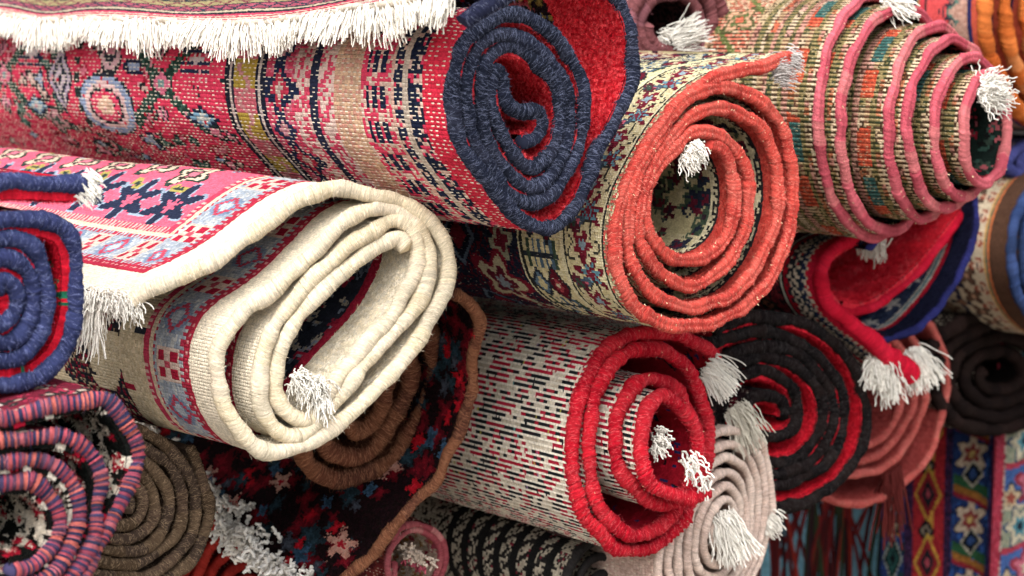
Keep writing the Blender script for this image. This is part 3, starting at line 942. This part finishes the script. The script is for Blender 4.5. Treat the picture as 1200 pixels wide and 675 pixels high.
R['C'] = rug("cream edged roll with grey blue and red borders and its flap folded over", (400, 370), 2.46,
    [Z(200, 200, 1.985, [(-88, 305), (-60, 285), (0, 255), (60, 230), (130, 193), (190, 148), (250, 100), (310, 62), (370, 42), (425, 48), (490, 64), (555, 82), (610, 122), (640, 180), (642, 250), (612, 330), (570, 400), (505, 480), (435, 550), (370, 602), (300, 640), (230, 652), (175, 628), (134, 570), (114, 500), (112, 430), (132, 370), (172, 325), (232, 282), (285, 236), (345, 176), (400, 122), (455, 92),
       (515, 92), (562, 118), (596, 165), (602, 225), (577, 295), (522, 372), (452, 450), (392, 522), (345, 580), (295, 617), (246, 602), (213, 552), (206, 482), (220, 405), (258, 335), (312, 275), (368, 215), (422, 165), (475, 134),
       (525, 118), (562, 142), (577, 190), (560, 252), (510, 340), (442, 420), (382, 490), (345, 548), (316, 580), (272, 562), (246, 512), (245, 450), (265, 390), (312, 325), (372, 260), (432, 208), (482, 176), (528, 156), (548, 178)])],
    solid('d4c6aa', 'cfc0a2', 'd8cab2', 'cec2aa'), pat_cream, floral('2c303c', ['8a94a4', 'a02840', '3a4456', '6a7486', 'b0a898'], 1.5, (6, 13), [(0, 62, ['e0d4bb', 'dacdb2', 'e4dac6']), (62, 78, ['9c2038', 'a82a40'])]),
    r=.0096, t=.011, L=.95, Lin=.3, back=(-.86, .95, .13), yaw=24, du=3.8, dv=4.0, weft=0, cord_hair=3.5, hair_len=.009, pile_hair=.1, wobble=.002, cord_step=.002, hair_col='e0d4be', ring_jit=.016, kink=.0011)

R['D'] = rug("blue edged roll with bright red pile and a flap on top, beside the cream roll", (0, 360), 2.16,
    [Z(0, 180, 2.33, [(222, 84), (160, 84), (100, 80), (0, 80), (-100, 105), (-200, 210), (-230, 400), (-185, 560), (-80, 632), (0, 634), (45, 628), (112, 605), (170, 540), (200, 450), (207, 360), (204, 275), (180, 212), (130, 185), (60, 176), (0, 178), (-90, 215), (-160, 310), (-165, 430), (-125, 520), (-55, 562), (0, 564), (60, 545), (108, 490), (126, 420), (124, 345), (100, 275), (50, 238), (0, 230), (-60, 252), (-108, 335), (-104, 430), (-62, 502), (0, 522), (50, 497), (82, 432), (82, 352), (50, 302), (0, 286), (-52, 332), (-57, 402), (-30, 452), (0, 467), (30, 440), (41, 400), (30, 365), (0, 347), (-18, 380)])],
    solid('30365a', '343b60', '2b3152'), floral('7a2030', ['c9b8a8', '2a2c34', 'b8a090', 'a03040'], 1.5, (6, 12), [(0, 14, ['b02434', 'c9b8a8'])]),
    floral('c81c30', ['1c5a48', 'a01424', '2a1c24', '246a50'], .25, (7, 14)), r=.0092, t=.012, pile_t=.017, L=.30, Lin=.30, du=4.2, dv=4.2, weft=0, cord_hair=2.6, hair_len=.007, pile_hair=.3, hair_col='6a7298')

R['E'] = rug("roll with pink and purple candy striped edge and black and white flowered pile", (0, 610), 2.12,
    [Z(0, 450, 3.0, [(-420, 420), (-380, 260), (-250, 160), (-100, 130), (0, 125), (60, 110), (130, 90), (200, 74), (280, 60), (355, 52), (402, 85), (440, 140), (470, 200), (480, 262), (465, 330), (435, 400), (390, 480), (345, 560), (310, 640), (250, 740), (120, 840), (-40, 880), (-220, 820), (-330, 680), (-370, 520), (-340, 380), (-240, 280), (-120, 225), (0, 204), (70, 190), (150, 180), (230, 190), (300, 226), (340, 282), (356, 350), (346, 420), (335, 500), (310, 570), (268, 650), (180, 740), (40, 790), (-120, 770), (-240, 680), (-290, 560), (-280, 440), (-210, 340), (-110, 290), (0, 274), (80, 265), (150, 275), (212, 306), (260, 362), (275, 430), (268, 500), (235, 590), (170, 670), (60, 715), (-60, 700), (-160, 630), (-210, 540), (-200, 440), (-140, 380), (-60, 352), (0, 348), (60, 344), (110, 345), (160, 380), (196, 430), (205, 500), (178, 580), (110, 640), (30, 655)])],
    candy,
    floral('6a2030', ['c9c0b4', '2a2a2a', 'b0a090', 'a03048'], 1.8, (6, 12)), floral('181a18', ['dfd6c6', 'd8cdbc', 'b01c34', '1c1c1a', 'dfd6c6'], 2.2, (7, 15)),
    r=.0082, cord_step=.0011, t=.011, pile_t=.012, L=.26, Lin=.26, du=4.2, dv=4.2, weft=0, cord_hair=3, hair_len=.007, ring_jit=.10, pile_hair=.25, pile_du=3.2)

R['G'] = rug("dark floral rug with reddish brown bound edge, lying open under the cream roll", (420, 560), 2.60,
    [Z(230, 340, 2.014, [(300, 745), (335, 705), (372, 664), (422, 614), (472, 544), (530, 490), (580, 430), (613, 350), (642, 250), (658, 160), (668, 80), (642, 28), (585, 4, -10), (515, -5, -40), (430, 10, -80), (340, 60, -90), (270, 140, -90), (232, 240, -90), (235, 340, -90), (265, 412, -90), (330, 444, -90), (402, 432, -90), (465, 392, -90), (512, 332, -90), (548, 260, -90), (562, 180, -90), (552, 108, -90), (510, 68, -90), (440, 68, -90), (370, 110, -90), (310, 190, -90), (278, 280, -90), (298, 362, -90), (350, 394, -90), (412, 374, -90), (462, 312, -90), (497, 240, -90), (502, 170, -90), (462, 128, -90), (400, 150, -90), (350, 220, -90), (338, 290, -90), (370, 334, -90), (414, 312, -90), (444, 262, -90), (444, 208, -90)])],
    solid('5e382a', '66402e', '503026', '6e4632'), floral('3a2226', ['6a2030', '2a2a30'], 1.0), pat_gpile,
    r=.0074, t=.010, L=.75, Lin=.2, back=nrm(P(236, 535, 2.92) - P(401, 683, 2.60)), du=4.5, dv=4.5, weft=0, cord_hair=6, hair_len=.012, pile_hair=.4, hair_col='8a6048', kink=.0022, u_turn=1.2, pile_du=2.6, r_fn=lambda u: np.interp(u, [.42, .6], [1, 1.55]))

R['F'] = rug("grey brown wool coil between the candy striped roll and the white curly fringe", (133, 590), 2.50,
    [sp(136, 592, 112, 104, 6.2, .12, a0=-60, dirn=1, tilt=20, jit=.012, seed=3)],
    solid('4c3e30', '56463a', '443830', '5c4c3c'), plain('4a3c30', '54463a'), plain('3a2e26', '42362c'), r=.0074, t=.009, L=.22, Lin=.12, cord_hair=4, hair_len=.006, du=5, dv=5, hair_col='8a7660')

R['I'] = rug("dark red ribbed roll end below the white curly fringe", (285, 690), 3.02,
    [sp(292, 700, 98, 122, 5.5, .12, a0=200, dirn=1, tilt=8, jit=.01, seed=4)],
    solid('982c26', '8a2622', 'a4342c'), plain('5a1c1c'), plain('4a1416', '5a1a1c'), r=.0078, t=.010, L=.22, Lin=.12, cord_hair=3, hair_len=.006, du=5, dv=5)

R['J'] = rug("small pink roll with cream and rose flowers in its open end, low in the pile", (487, 655), 2.82,
    [sp(486, 660, 36, 48, 1.9, .72, a0=-150, dirn=1, tilt=10, s0=0, s1=-8)],
    solid('a85a60', 'b87878', '9a4c54'), floral('4a1c20', ['6a2a2c', '7a3a34']), floral('c0a898', ['c9bca8', 'b05060', 'a03a4a', 'cfc4b4', 'a87a48'], 3.5, (6, 12)), r=.0045, t=.006, L=.3, Lin=.2, yaw=56, cord_hair=2, hair_len=.004, du=4, dv=4, pile_du=2.6, pile_hair=.2)

R['N'] = rug("ivory roll with navy and maroon motifs and coral red coiled edge, its flap pointing outwards", (830, 235), 2.62,
    [Z(690, 50, 1.927, [(452, 36), (400, 50), (340, 64), (280, 82), (220, 122), (160, 190), (112, 270), (74, 350), (58, 430), (64, 510), (90, 578), (142, 622), (210, 641), (282, 632), (350, 594), (410, 530), (448, 440), (460, 340), (453, 250), (428, 180), (388, 132), (330, 106), (270, 104), (216, 132),
       (166, 194), (122, 270), (94, 350), (85, 432), (98, 500), (132, 556), (188, 590), (250, 596), (320, 570), (380, 502), (416, 420), (428, 330), (414, 244), (380, 188), (330, 157), (275, 148), (228, 168),
       (176, 226), (135, 292), (112, 370), (112, 440), (142, 500), (190, 540), (250, 543), (308, 502), (345, 440), (359, 360), (353, 290), (328, 236), (288, 207), (246, 200), (206, 222),
       (165, 266), (135, 324), (126, 390), (140, 446), (184, 486), (240, 490), (288, 464), (319, 415), (329, 350), (322, 290), (300, 244), (272, 230)])],
    solid('b8453c', 'c04c42', 'b03f38', 'bc5046'), pat_coral, floral('c0b48c', ['3a2c34', '5c1c2c', '2a3040', 'c8bc98', '6a2434', '4a5a48'], 1.6, (8, 18), [(0, 20, ['b84a40', 'b03c34']), (20, 24, ['26282a']), (24, 31, ['cfc5a4', '26282a']), (31, 35, ['cfc5a4'])]),
    r=.0084, groove=.42, flecks=.16, kink=.0011, t=.012, L=.75, Lin=.25, du=3.2, dv=3.2, weft=.15, weftp=.12, cord_hair=4, hair_len=.006, ring_jit=.07, wobble=.002, yaw=44, hair_col='d07a6c', pile_hair=.1)

R['K'] = rug("roll with bright red edge and white weave dashed in black and red", (745, 520), 2.74,
    [Z(640, 360, 2.143, [(428, 158, 4), (412, 112, 2), (355, 74, 0), (270, 66, 0), (190, 80, 0), (133, 125, 0), (95, 190, 0), (75, 280, 0), (65, 360, 0), (70, 440, 0), (92, 515, 0), (137, 575, 0), (190, 607, 0), (252, 604, 0), (312, 568, 0), (362, 500, 2), (394, 410, 4), (404, 320, 4), (391, 230, 4), (350, 150, 4), (290, 108, 6), (228, 108, 8), (165, 142, 10), (130, 202, 10), (111, 280, 10), (107, 360, 10), (117, 440, 10), (137, 510, 10), (172, 556, 10), (222, 572, 12), (282, 548, 12), (338, 500, 14), (372, 430, 16), (378, 360, 18), (366, 290, 20), (335, 228, 22), (296, 188, 24), (250, 184, 28), (206, 210, 30), (182, 260, 32), (174, 320, 34), (182, 380, 36), (208, 440, 38), (254, 486, 40), (310, 492, 42), (355, 450, 44), (376, 378, 46), (368, 305, 50), (338, 252, 54), (294, 222, 58), (260, 246, 62), (240, 300, 64), (236, 360, 66), (256, 425, 68), (300, 468, 70), (360, 482, 72), (405, 462, 74)])],
    solid('b81a2a', 'c0202e', 'aa1626', 'b82430'), pat_dashes, floral('a01828', ['c01c30', '2a3060', 'b8182c', '1c1a20'], 1.0, (6, 12)),
    r=.0094, flecks=.06, kink=.0018, t=.009, L=.62, Lin=.26, du=7.2, dv=2.5, weft=.40, weftp=.98, weftc='e6decd', cord_hair=4, hair_len=.006, ring_jit=.10, wobble=.002, yaw=42, hair_col='d85a60')

R['L'] = rug("black and white lattice roll squeezed under the red edged roll", (705, 700), 2.86,
    [sp(712, 690, 62, 78, 3.2, .2, a0=-120, dirn=1, tilt=-10)],
    solid('2a2828', '343030'), pat_black, plain('3a2a2a'), r=.006, t=.008, L=.6, Lin=.15, du=3.6, dv=3.6, weft=0, cord_hair=1, back=(-.8, 1, .16))

R['M'] = rug("pale dusty pink coil of thin edges with a white tassel at its centre", (838, 625), 2.88,
    [sp(834, 622, 64, 136, 7.2, .08, a0=-75, dirn=1, tilt=12, s1=12, cx1=846, cy1=618, jit=.006, seed=5, n=22)],
    solid('cab4a6', 'c4ac9e', 'd0bcae'), plain('b89c90', 'c0a69a'), plain('a88c80'), r=.0072, t=.009, L=.2, Lin=.1, yaw=50, cord_hair=4, hair_len=.006, hair_col='d0bcb2', cord_flat=.85)

R['R'] = rug("black edged roll with bright red pile showing between the coils", (905, 480), 3.0,
    [spr(899, 484, 117, 113, [0, .85, 1.15, 4.0, 4.35, 5.4], [1, .97, .79, .47, .28, .16], a0=-150, tilt=28)],
    solid('100b0c', '150f0f', '0d0a0b', '1a1312'), floral('2a1a1e', ['5a1a24', '2c2a2e'], 1.5), plain('cc2030', 'd42838', 'b81828'), pile_t=.011, r=.0094, t=.012, L=.35, Lin=.12, yaw=42, cord_hair=4, hair_len=.007, hair_col='3a3636', pile_hair=.25, du=4.5, dv=4.5)

R['O'] = rug("big roll with salmon pink edge, its straw and brown checked coils pushed out in steps", (1010, 140), 2.95,
    [[(920 + (cx + rx * math.cos(a)) / 2.329, (cy + ry * math.sin(a)) / 2.329, s_)
      for cx, rx, ry, cy, s_, a in [(lambda T: (float(np.interp(T, [0, 1, 2, 3, 4, 5, 5.4], [240, 292, 398, 446, 497, 555, 560])), float(np.interp(T, [0, 1, 2, 3, 4, 5, 5.4], [150, 142, 112, 112, 90, 68, 64])),
             float(np.interp(T, [0, 1, 2, 3, 4, 5, 5.4], [335, 308, 258, 232, 192, 146, 140])), float(np.interp(T, [0, 5.4], [312, 346])), float(np.interp(T, [0, 1, 2, 3, 4, 5, 5.4], [0, 30, 88, 110, 132, 160, 163])),
             math.pi + 2 * math.pi * (T - .0)))(-.3 + k / 20) for k in range(113)]]],
    solid('b85560', 'c05e68', 'b04e5a', 'bd6a6c'), pat_checks, floral('1c2824', ['a02438', '3c5a50', '1c1c1c', 'b05a60', '3a4a40'], 2.0, (7, 14)),
    r=.0074, t=.010, L=.70, Lin=.30, yaw=54, groove=.42, flecks=.10, kink=.0011, du=3.3, dv=4.0, weft=.2, weftp=.3, weftc='b8a888', cord_hair=2, hair_len=.004, ring_jit=.05, wobble=.002)

R['P'] = rug("small mauve roll end with a white tassel, high up behind the navy edged roll", (792, 30), 3.02,
    [sp(790, 26, 58, 58, 2.6, .48, a0=-30, dirn=1, tilt=0, cx1=786, cy1=32)],
    solid('7a4a4c', '84545a', '704446'), plain('6a4044', '7a4c50'), plain('2a2022', '5a3a3c'), r=.0098, t=.011, L=.3, Lin=.15, cord_hair=2, hair_len=.005)

R['Q'] = rug("scarlet rug folded loosely open with zigzag border, white tassels and a thick drooping end", (960, 350), 3.06,
    [Z(830, 220, 1.6875, [(398, 366, 30), (372, 346, 28), (330, 308, 22), (286, 274, 12), (248, 240, 4), (226, 200, 0), (224, 160, 0), (246, 122, 0), (296, 92, 0), (360, 58, 0), (430, 22, 0), (492, -6, 0), (520, 10, 0), (504, 50, 0), (470, 96, 0), (428, 150, 2), (384, 194, 2), (336, 230, 2), (290, 246, 0), (262, 240, -6)])],
    solid('b81830', 'c01e36', 'ac142a'), pat_zig, floral('dc3040', ['c41e2e', 'e04a54', 'd82c3c', 'cc2434'], 1.6, (6, 16), rag=.4), r=.0105, r_fn=lambda u: (1 + .62 * np.exp(-(u / .10) ** 2)) * np.interp(u, [.40, .50], [1, .62]), t=.013, L=.50, Lin=.28, du=3.8, dv=3.8, weft=0, cord_hair=3, hair_len=.006, pile_hair=.5, yaw=44, wobble=.006, u_turn=1.3, kink=.0015, pile_t=.012)

R['T'] = rug("royal blue edged rug with navy pile, red line and white stars, behind the scarlet rug", (1060, 320), 3.16,
    [Z(830, 220, 1.6875, [(340, 300), (366, 296), (394, 290), (432, 260), (482, 198), (515, 130), (528, 60), (522, -20), (500, -60), (450, -60), (380, 20), (320, 120)])],
    solid('26285a', '2a2c62', '222450'), plain('3a2030', '2a2c4a'), pat_navypile, r=.0058, t=.009, L=.42, Lin=.3, du=4.5, dv=4.5, weft=0, cord_hair=1.5, hair_len=.005, pile_hair=.2, yaw=44, u_turn=3)

R['S'] = rug("salmon rust coil of soft edges peeping out behind the black edged roll", (1020, 480), 3.34,
    [spr(1010, 468, 98, 128, [0, .9, 1.2, 4.2], [1, .96, .74, .34], a0=-110, tilt=14)],
    solid('a64c46', 'b05650', '9c4440'), plain('7a2c2c'), plain('a44844', 'ac504c', '98403c'), r=.0062, t=.010, L=.3, Lin=.14, yaw=46, cord_hair=3, hair_len=.005, pile_hair=.3, hair_col='c07a6c')

R['V'] = rug("orange edged roll in the top corner, mauve zigzag band and navy beyond", (1170, 20), 3.34,
    [[(cx + rx * math.cos(a), cy + ry * math.sin(a), s_) for cx, rx, ry, cy, s_, a in
      [(lambda T: (1246 + 14 * T, 92 - 10 * T, 140 - 14 * T, 8, T * 12, math.pi + 2 * math.pi * T))(-.4 + k / 18) for k in range(62)]]],
    solid('b8602c', 'c06a34', 'b05626', 'c47a48'), pat_orange, plain('8a4424', 'a05a30'), r=.0118, t=.015, L=.5, Lin=.2, yaw=56, du=4, dv=4, weft=0, cord_hair=2, hair_len=.006)

R['U'] = rug("cream flowered roll with a wide brown band and a dark blue bound edge", (1230, 300), 3.50,
    [sp(1252, 300, 70, 104, 3.2, .4, a0=-100, dirn=-1, tilt=0, n=18)],
    solid('2c3c62', '34446c', '283656'), pat_brownflower, plain('4a3428', '54403a'), r=.0085, t=.010, L=.45, Lin=.14, yaw=50, du=4, dv=4, weft=0, cord_hair=2, hair_len=.005, wobble=.002)

R['X'] = rug("small lilac blue roll wedged between the pink edged and brown banded rolls", (1232, 184), 3.56,
    [sp(1226, 186, 54, 26, 2.6, .35, a0=-20, dirn=1, tilt=-8)],
    solid('474a80', '50548a', '3e4274'), plain('3a3c5a'), plain('2a2a40'), r=.010, t=.012, L=.3, Lin=.12, cord_hair=2)

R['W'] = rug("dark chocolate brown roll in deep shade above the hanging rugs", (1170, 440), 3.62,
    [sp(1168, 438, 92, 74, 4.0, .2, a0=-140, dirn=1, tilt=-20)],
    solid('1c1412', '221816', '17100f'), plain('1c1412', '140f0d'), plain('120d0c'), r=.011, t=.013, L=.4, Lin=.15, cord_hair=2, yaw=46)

def cord_piece(R_, name, pts, r, cols, hair):
    rng = R_['rng']; mb = MB()
    p = smooth(np.array(pts), 30); U = arc(p); n = int(U[-1] / .0016); ue = np.linspace(0, U[-1], n + 1)
    q = at(ue, U, p); T = nrm(np.gradient(q, axis=0)); A_ = nrm(np.cross(T, [0, .3, 1.0])); B_ = np.cross(T, A_)
    th = np.arange(14) / 14 * 2 * math.pi
    rr = r * (1 + rng.normal(size=n + 1) * .05)
    V = q[:, None] + rr[:, None, None] * (A_[:, None] * np.cos(th)[None, :, None] + B_[:, None] * np.sin(th)[None, :, None]) + T[:, None] * (np.sin(th) * r * .35)[None, :, None]
    idx = np.arange((n + 1) * 14).reshape(n + 1, 14); a_, b_ = idx[:-1], idx[1:]
    F = np.stack([a_, np.roll(a_, -1, 1), np.roll(b_, -1, 1), b_], -1).reshape(-1, 4)
    cc = solid(*cols)(ue[:-1] * 1000, rng)
    ug = np.stack(np.broadcast_arrays((ue * 1000)[:, None], (np.arange(15) / 14 * 2 * math.pi * r * 1000)[None]), -1)
    mb.add(V.reshape(-1, 3), F, np.repeat(cc, 14, 0), np.stack([ug[:-1, :-1], ug[:-1, 1:], ug[1:, 1:], ug[1:, :-1]], 2).reshape(-1, 2))
    for e in (0, -1):
        mb.add(np.concatenate([V[e], [V[e].mean(0)]]), np.stack([np.arange(14), (np.arange(14) + 1) % 14, np.full(14, 14)], -1), cc[e])
    nh = int(U[-1] * 4000); k = rng.integers(0, n, nh); h = rng.uniform(0, 6.28, nh)
    er = A_[k] * np.cos(h)[:, None] + B_[k] * np.sin(h)[:, None]; et = B_[k] * np.cos(h)[:, None] - A_[k] * np.sin(h)[:, None]
    hairs(mb, q[k] + er * r * .97, et + er * .15 + T[k] * rng.normal(0, .3, (nh, 1)), .008, .00036, c(hair) * rng.uniform(.7, 1.4, (nh, 1)), rng)
    return mb.build(name, M['cord'], R_['root'], R_['loc'])
cord_piece(R['A'], "bound_edge", [P(544, 26, 2.235), P(560, 14, 2.24), P(580, 2, 2.26), P(604, -14, 2.30), P(640, -40, 2.36)], .0092, ('23263a', '272a3e'), '666b80')

# ---- fringes and tassels (cotton warp ends), each a part of its rug
def edge_fringe(R_, name, k0, k1, n, length, dirv, rad, curl, drop, m=9, freq=1.0, col=WHITE, along='u', path=0, voff=(0, 1), spread=.002, clump=0):
    """strands along the bound edge (along='u') or along the free end (along='v')"""
    rng, inf = R_['rng'], R_['info'][path]
    f = np.sort(rng.random(n))
    if clump: f = (np.floor(f * clump) + .5 + (f * clump % 1 - .5) * .45) / clump
    if along == 'u':
        p = at(k0 + (k1 - k0) * f, inf['U'], inf['p'])
    else:
        p = inf['p'][0] + inf['back'] * (k0 + (k1 - k0) * f)[:, None]
    p = p + rng.normal(0, spread, (n, 3))
    dirv = np.asarray(dirv, float)
    dd = np.tile(nrm(dirv), (n, 1))
    if clump: dd = dd + (np.sin(np.floor(f * clump) * 12.9898)[:, None] * np.array([.35, .1, 0]))
    ln = length * (1 + .18 * np.sin(f * 37) + .1 * np.sin(f * 91))
    mb = MB()
    Ls = strands(rng, p, dd, ln, m, curl, drop, freq)
    tubes(mb, Ls, rad, rad * .7, np.asarray(col) * rng.uniform(.86, 1.1, (n, 1)), 5, rng)
    return mb.build(name, M['fringe'], R_['root'], R_['loc'])

ul = R['A']['info'][0]['ul']
edge_fringe(R['A'], "fringe", 0, ul * .985, 3300, .037, (-.05, -.45, -.85), .0010, .24, .6, m=8, clump=84, col=c('d8d2c6'))
edge_fringe(R['C'], "fringe", 0, .12, 520, .026, (.5, -.6, -.5), .0009, .6, .6, m=9, along='v', spread=.004, freq=1.8)
edge_fringe(R['C'], "fringe", .07, .16, 260, .06, (-.05, -.5, -.9), .0009, .3, .7, m=9, along='v', spread=.005)
edge_fringe(R['G'], "fringe", .0,   .60, 430, .058, nrm(np.array([-.35, -.8, .1])), .0031, 1.15, .2, m=12, along='v', spread=.011, freq=2.6, col=c('e6e2da'), clump=40)
tassel(R['J'], 485, 652, -4, (.1, -.2), .016, 90, .0016, False, .010, curl=.9, toward=1.2, drop=.2, col=c('d8c8b8'))
tassel(R['J'], 487, 660, -4, (-.1, .2), .014, 26, .0016, False, .009, curl=.9, toward=1.4, drop=.2, name='rose_tuft', col=c('b85868'))
tassel(R['D'], 97, 215, 2, (1, .4), .020, 60, .0010, .004)
tassel(R['C'], 368, 446, 8, (.2, .75), .034, 44, .0011, .007, curl=.8, freq=2.0, toward=.5)
tassel(R['C'], 345, 440, 6, (.6, .5), .03, 26, .0011, .006, curl=.8, freq=2.0)
tassel(R['C'], 376, 466, 12, (.2, .8), .028, 24, .0011, .003, curl=.4)
tassel(R['N'], 808, 178, 10, (.5, .4), .025, 110, .0012, .006, curl=.7, toward=.4)
tassel(R['N'], 926, 70, 3, (1, -.1), .014, 60, .0010, .005, col=c('b8b2ae'))
tassel(R['N'], 908, 88, -3, (1, -.5), .022, 60, .0010, .006, col=c('a8a29e'))
tassel(R['K'], 830, 432, 6, (.75, .5), .040, 130, .0012, .010, curl=.12, drop=.5)
tassel(R['K'], 770, 514, 60, (.7, .25), .026, 36, .0018, .007, curl=.9, freq=2.0)
tassel(R['K'], 806, 534, 80, (.5, .8), .050, 12, .0015, False, .006, curl=.75, freq=1.6)
tassel(R['K'], 826, 560, 80, (.0, .9), .036, 12, .0015, False, .005, curl=.85, freq=1.8)
tassel(R['K'], 818, 552, 80, (-.1, -.9), .036, 3, .0020, False, .004, curl=.7, drop=.1)
tassel(R['M'], 846, 604, 18, (.4, .9), .062, 110, .0014, .009, curl=.22, toward=.45, drop=.3)
tassel(R['M'], 900, 610, 6, (.7, .5), .022, 40, .0012, .004)
tassel(R['R'], 862, 478, 20, (.5, .8), .055, 80, .0012, .009, curl=.2, toward=.2, col=c('c9c3b4'))
tassel(R['Q'], 1024, 272, -14, (-.15, .9), .040, 70, .0016, .009, curl=.4, col=c('c8c0b4'))
tassel(R['Q'], 1068, 412, 22, (.5, .9), .058, 110, .0013, .010, curl=.3, drop=.4)
tassel(R['Q'], 1030, 420, 16, (-.05, .9),   .046, 60, .0014, .009, curl=.42, drop=.4)
tassel(R['Q'], 1040, 440, 18, (.2, .9), .042, 46, .0014, .007, curl=.42, drop=.4)
tassel(R['O'], 1150, 106, 166, (1, .0), .050, 100, .0014, .005, curl=.7, toward=.1, drop=.15, freq=1.6)
tassel(R['O'], 1036, 2, 34, (1, -.1), .045, 70, .0014, .006, curl=.4)
tassel(R['P'], 790, 48, 8, (.9, -.55), .044, 90, .0012, .006, curl=.12, toward=.3, drop=.1)
tassel(R['P'], 782, 50, 8, (-.6, -.3), .02, 40, .0012, .004, curl=.3, toward=.3)
for q in range(8):
    tassel(R['S'], 1036 + q * 2.6, 556 + q * -1.5, 0, (.0, 1), .105, 5, .0019, False, .0016, curl=.10, drop=.8, col=c('4e1e1c'), m=10)

# ---- hanging rugs and cloths behind the pile
H = {}
def hang(label, px, y0, d, L, pat, cord, r=.004, du=3.0, t=.008, dx=0, name="hanging_rug", group=None, yaw=0, cat="rug"):
    pts = [(px[0] + (px[1] - px[0]) * k / 6, y0 + 1.5 * math.sin(k * 2.1)) for k in range(7)]
    return rug(label, ((px[0] + px[1]) / 2, y0), d, [pts], cord, pat, pat, r=r, t=t, L=L, Lin=L, back=(dx, .02, -1), yaw=yaw, du=du, dv=du, weft=0, cord_hair=.3, wobble=.008, out=9, pile_du=du, name=name, group=group, cat=cat)
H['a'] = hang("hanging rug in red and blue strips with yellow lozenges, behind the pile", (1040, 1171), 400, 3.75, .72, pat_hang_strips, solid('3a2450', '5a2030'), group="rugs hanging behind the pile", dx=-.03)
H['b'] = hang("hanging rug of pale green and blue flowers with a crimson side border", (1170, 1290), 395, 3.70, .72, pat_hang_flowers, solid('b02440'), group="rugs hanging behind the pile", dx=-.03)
H['c'] = hang("pale teal blue cloth hanging behind the dark red tassels", (880, 1100), 520, 3.95, .55, plain('8cc6da', '92ccde', '86c0d4'), solid('4a8296'), name="hanging_cloth", cat="cloth", du=6)
HT = rug("dark red and black tasselled rug end hanging in front of the teal cloth", (960, 560), 3.86,
    [[(880, 566), (920, 568), (980, 566), (1040, 562), (1068, 560)]], solid('3a1418', '2a1a1c', '5a1c20'), floral('34161a', ['5a1a20', '241a1c']), plain('34161a'), r=.008, t=.010, L=.10, Lin=.10, back=(0, .2, 1), yaw=0, du=4, dv=4, weft=0, cord_hair=1, out=9, name="hanging_rug", group="rugs hanging behind the pile")
for q, (px_, wd, ln) in enumerate(((897, 10, .22), (913, 10, .3), (953, 5, .3), (976, 10, .3), (989, 10, .3), (1034, 8, .3))):
    cols = [c('4a1a1c'), c('2a1a1e'), c('5c1c1e'), c('7a2820'), c('2c3424')]
    mb_ = MB()
    for z in range(3):
        tassel(HT, px_ + (z - 1) * wd * .36, 572, -2 + z, (.0, 1), ln * (0.9 + .05 * z), 4, .0042, False, .0022, curl=.03, drop=.9, col=cols[(q + z * 2) % 5], m=14, freq=1.0, mb=mb_, toward=.0)
    mb_.build("tassel", M['fringe'], HT['root'], HT['loc'])

# ---- setting: the ground, and an added dark sheet standing in for shade in the gaps
def simple_mat(name, col, scale, lo, hi, rough=.95):
    m = bpy.data.materials.new(name); m.use_nodes = True
    n, l = m.node_tree.nodes, m.node_tree.links
    b = n["Principled BSDF"]; b.inputs["Roughness"].default_value = rough
    t = n.new("ShaderNodeTexNoise"); t.inputs["Scale"].default_value = scale; t.inputs["Detail"].default_value = 6
    r_ = n.new("ShaderNodeValToRGB")
    r_.color_ramp.elements[0].color = (*(c(col) * lo), 1); r_.color_ramp.elements[1].color = (*(c(col) * hi), 1)
    l.new(t.outputs["Fac"], r_.inputs[0]); l.new(r_.outputs[0], b.inputs["Base Color"])
    bp = n.new("ShaderNodeBump"); bp.inputs["Distance"].default_value = .004
    l.new(t.outputs["Fac"], bp.inputs["Height"]); l.new(bp.outputs[0], b.inputs["Normal"])
    return m
def sheet(name, corners, m):
    me = bpy.data.meshes.new(name); me.from_pydata(corners, [], [tuple(range(len(corners)))]); me.materials.append(m)
    o = bpy.data.objects.new(name, me); COL.objects.link(o); o["kind"] = "structure"
    return o
sheet("ground", [(-40, -40, 0), (40, -40, 0), (40, 40, 0), (-40, 40, 0)], simple_mat("paving", '9a938a', 14, .75, 1.15))
sheet("backdrop", [(-3.2, 4.35, 0), (3.2, 4.35, 0), (3.2, 4.35, 2.0), (-3.2, 4.35, 2.0)], simple_mat("gap_shade", '2a2424', 30, .6, 1.2))  # added sheet: dark colour acts as gap shade, blocks light from behind
